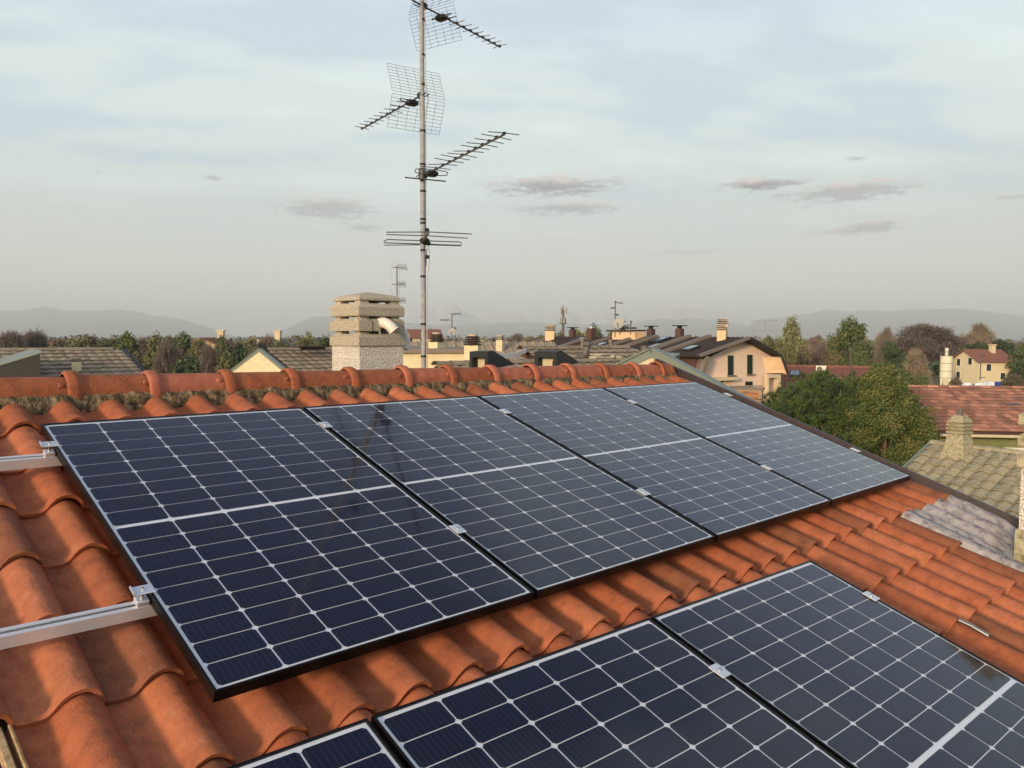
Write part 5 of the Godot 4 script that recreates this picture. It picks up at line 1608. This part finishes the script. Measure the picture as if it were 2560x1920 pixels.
	for k in 2: s.bevel_box(wd + Vector3(0, 0.72 + 0.24 * k, 0) - rd * 0.4, Vector3([4.3, 2.2][k], 0.14, [1.5, 1.0][k]), 0.04, Basis(rd, Vector3.UP, rd.cross(Vector3.UP)))
	part(wc, "chimney_cap", s.done(), M.dark_sheet)
	stack_chimney(apex - rd * 27.5 + L * 0.25 + Vector3(0, 0.4, 0), 0.95, 0.9, "orange and white chimney stack at the terrace roof's far end", M.orange_render, false)
	for q in [[8.3, -0.02, "dark tin chimney on the terrace ridge, nearest the twin orange ones"], [12.2, -0.02, "dark tin chimney in the middle of the terrace ridge"], [16.6, -0.02, "dark tin chimney beside the wide orange one"], [25.2, -0.02, "dark tin chimney at the terrace ridge's far end"]]:
		var c: Vector3 = apex - rd * q[0] + L * q[1]
		var t := thing("tin_chimney", c, q[2], "chimney", "tin chimneys on the brown roofs")
		s = Shape.new()
		s.box(Vector3(0, 0.25, 0), Vector3(0.55, 0.9, 0.55))
		part(t, "shaft", s.done(), M.brown_panel)
		s = Shape.new()
		s.bevel_box(Vector3(0, 0.95, 0), Vector3(0.95, 0.08, 0.95), 0.03)
		s.box(Vector3(0, 0.8, 0), Vector3(0.3, 0.3, 0.3))
		part(t, "cap", s.done(), M.dark_metal)
	var tb := thing("tin_chimney", apex - rd * 20.0 + L * 0.22 + Vector3(0, 0.3, 0), "brown sheet chimney with shiny cowl standing on the terrace slope", "chimney", "tin chimneys on the brown roofs")
	s = Shape.new()
	s.box(Vector3(0, 0.0, 0), Vector3(0.62, 1.7, 0.62))
	part(tb, "shaft", s.done(), M.brown_panel)
	s = Shape.new()
	s.tube([Vector3(0, 0.85, 0), Vector3(0, 1.05, 0), Vector3(0.4, 1.25, 0)], 0.17, -1, 10)
	part(tb, "cowl", s.done(), M.steel)
	for q in [[11.6, 0.95], [16.4, 0.9]]:
		s = Shape.new(o)
		var c: Vector3 = apex - rd * q[0] + L * q[1]
		s.tube([c, c + Vector3(0, 0.95, 0)], 0.16, -1, 8)
		s.tube([c + Vector3(0, 0.8, 0), c + Vector3(0, 1.05, 0)], 0.22, -1, 8)
		part(r, "vent_pipe", s.done(), M.grey_strip)
	# grey dormer box on the mansard
	var d0: Vector3 = lb - rd * 2.2
	# windows on the gable: green shutters in deep reveals with sills
	for q in [[1357, 1430, 632, 842], [1563, 1632, 626, 830], [1544, 1622, 908, 985]]:
		var a: Vector3 = PW.call(q[0], q[2]); var b: Vector3 = PW.call(q[1], q[2]); var c: Vector3 = PW.call(q[1], q[3]); var d: Vector3 = PW.call(q[0], q[3])
		s = Shape.new(o)
		s.quad(a + rd * 0.01, b + rd * 0.01, c + rd * 0.01, d + rd * 0.01)
		var wn := part(r, "window", s.done(), M.cream_render)
		var ww := (b - a) * (0.80 if q[2] < 900 else 0.97)
		s = Shape.new(o)
		s.extrude([a + rd * 0.04, a + ww + rd * 0.04, d + ww + rd * 0.04, d + rd * 0.04], -rd * 0.02)
		for k in 14:
			var f := (k + 0.5) / 14.0
			s.box((a + ww * 0.5).lerp(d + ww * 0.5, f) + rd * 0.05, Vector3(ww.length() * 0.9, (a.y - d.y) / 22.0, 0.03), Basis(px, Vector3.UP, rd))
		part(wn, "shutter", s.done(), M.shutter_green)
		s = Shape.new(o)
		s.box((c + d) / 2 + rd * 0.08 + Vector3(0, -0.04, 0), Vector3((c - d).length() * 1.15, 0.08, 0.22), Basis(px, Vector3.UP, rd))
		part(wn, "sill", s.done(), M.grey_strip)
	# balcony recess at lower left
	s = Shape.new(o)
	s.quad(PW.call(1150, 905) + rd * 0.02, PW.call(1395, 905) + rd * 0.02, PW.call(1395, 1090) + rd * 0.02, PW.call(1150, 1090) + rd * 0.02)
	var rc := part(r, "balcony_recess", s.done(), M.orange_render)
	s = Shape.new(o)
	s.quad(PW.call(1240, 905) + rd * 0.03, PW.call(1305, 905) + rd * 0.03, PW.call(1305, 1060) + rd * 0.03, PW.call(1240, 1060) + rd * 0.03)
	part(rc, "door_opening", s.done(), M.brown_panel)
	s = Shape.new(o)
	s.extrude([PW.call(1085, 868) + rd * 0.5, PW.call(1430, 858) + rd * 0.5, PW.call(1430, 890) + rd * 0.5, PW.call(1085, 905) + rd * 0.5], -rd * 0.55)
	part(r, "balcony_canopy", s.done(), M.cream_render)
	# frame of the terrace at the right, with an opening
	for q in [[1722, 1862, 832, 868], [1826, 1862, 868, 1300], [1722, 1738, 868, 1040], [1722, 1826, 1038, 1048], [1726, 1826, 1048, 1300]]:
		s = Shape.new(o)
		s.extrude([PW.call(q[0], q[2]) + rd * 0.6, PW.call(q[1], q[2]) + rd * 0.6, PW.call(q[1], q[3]) + rd * 0.6, PW.call(q[0], q[3]) + rd * 0.6], -rd * 0.35)
		part(r, "terrace_frame", s.done(), M.cream_render if q[3] - q[2] != 10 else M.far_metal)
	s = Shape.new(o)
	s.quad(PW.call(1738, 868) + rd * 0.2, PW.call(1770, 868) + rd * 0.2, PW.call(1770, 1040) + rd * 0.2, PW.call(1738, 1040) + rd * 0.2)
	part(r, "terrace_screen", s.done(), M.window_glass)
	# terrace wall of brick in front, with a metal coping
	var bd := 34.0
	var w0 := at(z4(1190, 1000), bd + 1.0)
	var w1 := at(z4(1722, 1000), bd)
	w0.y = w1.y
	var bw := thing("brick_wall", Vector3(w1.x, GROUND, w1.z), "brick parapet wall with a grey metal coping below the pink terrace", "wall")
	var bx := (w1 - w0).normalized()
	var bn := bx.cross(Vector3.UP)
	if bn.dot(EYE - w1) < 0: bn = -bn
	s = Shape.new(bw.position)
	s.extrude([w0, w1, Vector3(w1.x, GROUND, w1.z), Vector3(w0.x, GROUND, w0.z)], -bn * 0.3)
	part(bw, "mortar", s.done(), M.brick_joint)
	s = Shape.new()
	s.bevel_box(Vector3.ZERO, Vector3(0.245, 0.058, 0.03), 0.006)
	var bm := s.done()
	var wl2 := w0.distance_to(w1)
	rng.seed = 71
	for row in 24:
		for k in 12:
			var along := wl2 - 0.14 - k * 0.256 - (0.128 if row % 2 else 0.0)
			if along < 0.1: continue
			part(bw, "brick", bm, M["brick_%d" % (rng.randi() % 4)], Transform3D(Basis(bx, Vector3.UP, -bn) if bx.cross(Vector3.UP).dot(-bn) > 0 else Basis(bx, Vector3.UP, bx.cross(Vector3.UP)), w0 + bx * along + Vector3(0, -0.11 - row * 0.072, 0) + bn * rng.randf_range(0.002, 0.008) - bw.position))
	s = Shape.new(bw.position)
	s.extrude([w0 + Vector3(0, 0.09, 0) + bn * 0.06, w1 + Vector3(0, 0.09, 0) + bn * 0.06 + bx * 0.05, w1 + bn * 0.06 + bx * 0.05, w0 + bn * 0.06], -bn * 0.45)
	part(bw, "coping", s.done(), M.grey_strip)
	s = Shape.new(bw.position)
	var c0 := at(z4(1250, 968), bd + 0.6)
	s.extrude([c0 + Vector3(0, 0.05, 0), w1 + Vector3(0, 0.20, 0), w1 + Vector3(0, 0.14, 0), c0], -bn * 0.1)
	part(bw, "handrail", s.done(), M.grey_strip)
	# drooping cable at the terrace corner
	s = Shape.new(o)
	s.tube([PW.call(1728, 1045) + rd * 0.7, PW.call(1785, 1065) + rd * 0.8, PW.call(1830, 1110) + rd * 0.8, PW.call(1848, 1240) + rd * 0.8], 0.05, -1, 6)
	part(r, "drain_pipe", s.done(), M.far_metal)

func build_right_roofs() -> void:
	rng.seed = 63
	# grey wavy roof with the tapered chimney
	var A := at(z5(1440, 1238), 19.0)
	var B := hit(z5(2200, 1330), A, Vector3.UP)
	var x := (B - A).normalized()
	var h := x.cross(Vector3.UP)
	if h.dot(EYE - A) < 0: h = -h
	var dn := (h * cos(0.46) - Vector3.UP * sin(0.46)).normalized()
	B = A + x * 7.2
	var r := thing("grey_roofed_house", Vector3(B.x, GROUND, B.z), "house with a mossy grey wavy tile roof below the right verge", "house")
	slope(r, A, B, dn, 4.6, 0.30, 0.30, 1, 0.06, [M.grey_tile_a, M.grey_tile_b], 0, 22, 15, 0.045)
	var s := Shape.new(r.position)
	s.extrude([A - x * 0.06 + Vector3(0, 0.06, 0), A - x * 0.06 - Vector3(0, 0.14, 0), A + Vector3(0, -0.14, 0), A + Vector3(0, 0.06, 0)], dn * 4.7)
	part(r, "verge_trim", s.done(), M.grey_green_metal)
	s = Shape.new(r.position)
	s.extrude([A + h * -4, A + h * 4, A + h * 4 + Vector3(0, -6, 0), A + h * -4 + Vector3(0, -6, 0)], x * 7.0)
	var wl := part(r, "wall", s.done(), M.cream_render)
	wl.position.y -= 2.2
	# tapered chimney
	var on := A
	var nn := x.cross(dn)
	if nn.y < 0: nn = -nn
	var f := hit(z6(1490, 588), on, nn)
	var ch := thing("tapered_chimney", f + Vector3(0, -0.2, 0), "tapered mossy concrete chimney with stacked rings on the grey wavy roof", "chimney")
	var bx := x
	var bz := h
	var lc := f - ch.position
	var ring := func(wd: float, y: float) -> Array:
		var c := lc + bx * -0.02 - bz * 0.27 - bx * 0.25 + Vector3(0, y, 0)
		return [c - bx * wd + bz * wd, c - bx * wd - bz * wd, c + bx * wd - bz * wd, c + bx * wd + bz * wd]
	s = Shape.new()
	var l := [ring.call(0.285, -0.3), ring.call(0.28, 0.0), ring.call(0.175, 0.60), ring.call(0.175, 0.62)]
	for k in l.size() - 1:
		for i in 4: s.quad(l[k][i], l[k + 1][i], l[k + 1][(i + 1) % 4], l[k][(i + 1) % 4])
	part(ch, "shaft", s.done(), M.old_concrete)
	for k in 3:
		s = Shape.new()
		var y := 0.63 + k * 0.085
		var m := [ring.call(0.20, y), ring.call(0.205, y + 0.035), ring.call(0.15, y + 0.062), ring.call(0.13, y + 0.09)]
		for q in m.size() - 1:
			for i in 4: s.quad(m[q][i], m[q + 1][i], m[q + 1][(i + 1) % 4], m[q][(i + 1) % 4])
		s.fan(m[3])
		var bt: Array = m[0].duplicate(); bt.reverse()
		s.fan(bt)
		part(ch, "louvre_ring", s.done(), M.old_concrete)
	s = Shape.new()
	var m2 := [ring.call(0.19, 0.885), ring.call(0.19, 0.91), ring.call(0.12, 1.0), ring.call(0.10, 1.04)]
	for q in m2.size() - 1:
		for i in 4: s.quad(m2[q][i], m2[q + 1][i], m2[q + 1][(i + 1) % 4], m2[q][(i + 1) % 4])
	s.fan(m2[3])
	part(ch, "chimney_cap", s.done(), M.old_concrete)
	var tc: Vector3 = lc + bx * -0.27 - bz * 0.27 + Vector3(0, 1.04, 0)
	s = Shape.new()
	s.tube([tc, tc + Vector3(0, 0.05, 0), tc + Vector3(0, 0.12, 0), tc + Vector3(0, 0.16, 0)], 0.065, 0.03, 12)
	part(ch, "cowl", s.done(), M.far_metal)
	# red shingle roof over the green wall
	A = at(z5(1475, 766), 34.0)
	B = hit(z5(2212, 774), A, Vector3.UP)
	x = (B - A).normalized()
	h = x.cross(Vector3.UP)
	if h.dot(EYE - A) < 0: h = -h
	dn = (h * cos(0.40) - Vector3.UP * sin(0.40)).normalized()
	r = thing("green_walled_house", Vector3(A.x + 3, GROUND, A.z), "olive green house under a patchy red shingle roof at the right edge", "house")
	var A2 := A - x * 1.2
	slope(r, A2, A + x * 7.4, dn, 4.05, 0.265, 0.29, 0, 0.0, [M.red_shingle_0, M.red_shingle_1, M.red_shingle_2, M.red_shingle_3, M.red_shingle_1, M.red_shingle_2], 2, 22, 13, 0.05)
	var e0 := A2 + dn * 4.1
	s = Shape.new(r.position)
	s.extrude([e0 - h * 0.45 + Vector3(0, -0.1, 0), e0 - h * 0.45 + x * 8.5 + Vector3(0, -0.1, 0), e0 - h * 0.45 + x * 8.5 + Vector3(0, -6, 0), e0 - h * 0.45 + Vector3(0, -6, 0)], -h * 6.5)
	var gw := part(r, "wall", s.done(), M.green_render)
	gw.position.y -= 0.0
	s = Shape.new(r.position)
	var gp := []
	for k in 7: gp.append(Vector3(cos(PI + PI * k / 6.0), sin(PI + PI * k / 6.0), 0) * 0.075)
	var gq := []
	for v in gp: gq.append(e0 + h * (0.07 + v.x) + Vector3(0, v.y - 0.01, 0))
	gq.append(e0 + h * 0.145 + Vector3(0, 0.03, 0)); gq.append(e0 - h * 0.005 + Vector3(0, 0.03, 0))
	s.extrude(gq, x * 8.6)
	part(r, "gutter", s.done(), M.cream_render)
	var wo: Vector3 = e0 - h * 0.45
	var wa := hit(z5(2048, 1268), wo, h); var wb := wa + x * 1.5
	for q in [[wa, wb, 0.10, 0.0], [wa, wa + x * 0.09, 1.2, -0.10], [wb, wb - x * 0.09, 1.2, -0.10]]:
		s = Shape.new(r.position)
		s.extrude([q[0] + Vector3(0, q[3], 0) + h * 0.05, q[1] + Vector3(0, q[3], 0) + h * 0.05, q[1] + Vector3(0, q[3] - q[2], 0) + h * 0.05, q[0] + Vector3(0, q[3] - q[2], 0) + h * 0.05], -h * 0.06)
		part(r, "window_frame", s.done(), M.white_render)
	s = Shape.new(r.position)
	s.quad(wa + h * 0.01, wb + h * 0.01, wb + h * 0.01 + Vector3(0, -1.3, 0), wa + h * 0.01 + Vector3(0, -1.3, 0))
	part(r, "window", s.done(), M.window_glass)
	for k in 2:
		s = Shape.new(r.position)
		var v := hit(z5(2088 + k * 62, 922), A, x.cross(dn))
		s.bevel_box(v + x.cross(dn) * signf(x.cross(dn).y) * 0.05, Vector3(0.26, 0.08, 0.2), 0.02, Basis(x, x.cross(dn), dn))
		part(r, "roof_vent", s.done(), M.far_metal)
	# red roof with the air conditioner
	A = at(z5(165, 590), 75.0)
	B = hit(z5(960, 602), A, Vector3.UP)
	x = (B - A).normalized()
	h = x.cross(Vector3.UP)
	if h.dot(EYE - A) < 0: h = -h
	dn = (h * cos(0.33) - Vector3.UP * sin(0.33)).normalized()
	r = thing("red_roofed_house", Vector3(A.x, GROUND, A.z), "house with a ribbed dark red roof behind the pine", "house")
	var len := A.distance_to(B) + 0.5
	s = Shape.new(r.position)
	s.extrude([A, A + x * len, A + x * len + dn * 8.0, A - x * 2.9 + dn * 8.0], Vector3(0, -0.15, 0))
	part(r, "roof_slope", s.done(), M.red_coppi)
	s = Shape.new(r.position)
	var nr := int((len + 2.9) / 0.24)
	for k in nr:
		var xx := -2.9 + k * 0.24
		var t0 := A + x * maxf(xx, 0.0) + (dn * (8.0 * -minf(xx, 0.0) / 2.9))
		s.tube([t0 + Vector3(0, 0.02, 0), A + x * xx + dn * 8.0 + Vector3(0, 0.02, 0)] if xx < 0 else [t0 + Vector3(0, 0.02, 0), t0 + dn * 8.0 + Vector3(0, 0.02, 0)], 0.075, -1, 6)
	tag(part(r, "tile", s.done(), M.red_coppi), "", "", "", "stuff")
	s = Shape.new(r.position)
	s.tube([A + Vector3(0, 0.04, 0), A + x * len + Vector3(0, 0.04, 0)], 0.13, -1, 8)
	part(r, "ridge_tile", s.done(), M.red_coppi)
	s = Shape.new(r.position)
	var ew := A - x * 1.9 + dn * 7.6
	s.extrude([ew + Vector3(0, -0.2, 0), ew + x * (len + 1.5) + Vector3(0, -0.2, 0), ew + x * (len + 1.5) + Vector3(0, -5, 0), ew + Vector3(0, -5, 0)], -h * 6)
	part(r, "wall", s.done(), M.yellow_render)
	var nr2 := x.cross(dn)
	if nr2.y < 0: nr2 = -nr2
	var skc := hit(z5(292, 660), A, nr2)
	s = Shape.new(r.position)
	s.bevel_box(skc + nr2 * 0.1, Vector3(1.0, 0.2, 1.3), 0.04, Basis(x, nr2, dn))
	var sk := part(r, "skylight", s.done(), M.dark_metal)
	s = Shape.new(r.position)
	s.box(skc + nr2 * 0.21, Vector3(0.75, 0.02, 1.0), Basis(x, nr2, dn))
	part(sk, "pane", s.done(), M.skylight_glass)
	# recessed balcony under the air conditioner
	s = Shape.new(r.position)
	var q0 := hit(z5(440, 655), A, nr2); var q1 := hit(z5(570, 640), A, nr2)
	s.extrude([q0 + nr2 * 0.15, q1 + nr2 * 0.15, q1 + nr2 * 0.15 + dn * 1.2, q0 + nr2 * 0.15 + dn * 1.2], Vector3(0, -0.1, 0))
	part(r, "dormer_roof", s.done(), M.dark_sheet)
	s = Shape.new(r.position)
	var b0 := q0 + dn * 1.0
	s.extrude([b0 + nr2 * 0.1, b0 + x * 2.4 + nr2 * 0.1, b0 + x * 2.4 + Vector3(0, -1.6, 0) + h * 0.4, b0 + Vector3(0, -1.6, 0) + h * 0.4], -h * 0.3)
	part(r, "dormer", s.done(), M.yellow_render)
	var ac := at(z5(512, 613), 73.0)
	var au := thing("air_conditioner", ac, "white air conditioner box on the ribbed red roof", "air conditioner", "", atan2(h.x, h.z))
	s = Shape.new()
	s.bevel_box(Vector3.ZERO, Vector3(0.90, 0.66, 0.35), 0.03)
	part(au, "case", s.done(), M.white_render)
	s = Shape.new()
	s.tube([Vector3(-0.14, 0, 0.17), Vector3(-0.14, 0, 0.19)], 0.25, -1, 18)
	part(au, "fan_grille", s.done(), M.far_metal)
	s = Shape.new()
	for k in 2: s.tube([Vector3(-0.3 + 0.6 * k, -0.37, 0), Vector3(-0.3 + 0.6 * k, -0.9, 0)], 0.03, -1, 5)
	part(au, "leg", s.done(), M.far_metal)
	stack_chimney(at(z5(130, 545), 72.0), 0.6, 0.5, "small chimney right of the pink house's eave", M.grey_strip, false)

func _ready() -> void:
	set_stage()
	make_materials()
	build_land()
	build_house()
	build_panels()
	build_rails()
	build_chimneys()
	build_mast()
	build_neighbours()
	build_far()
	build_trees()
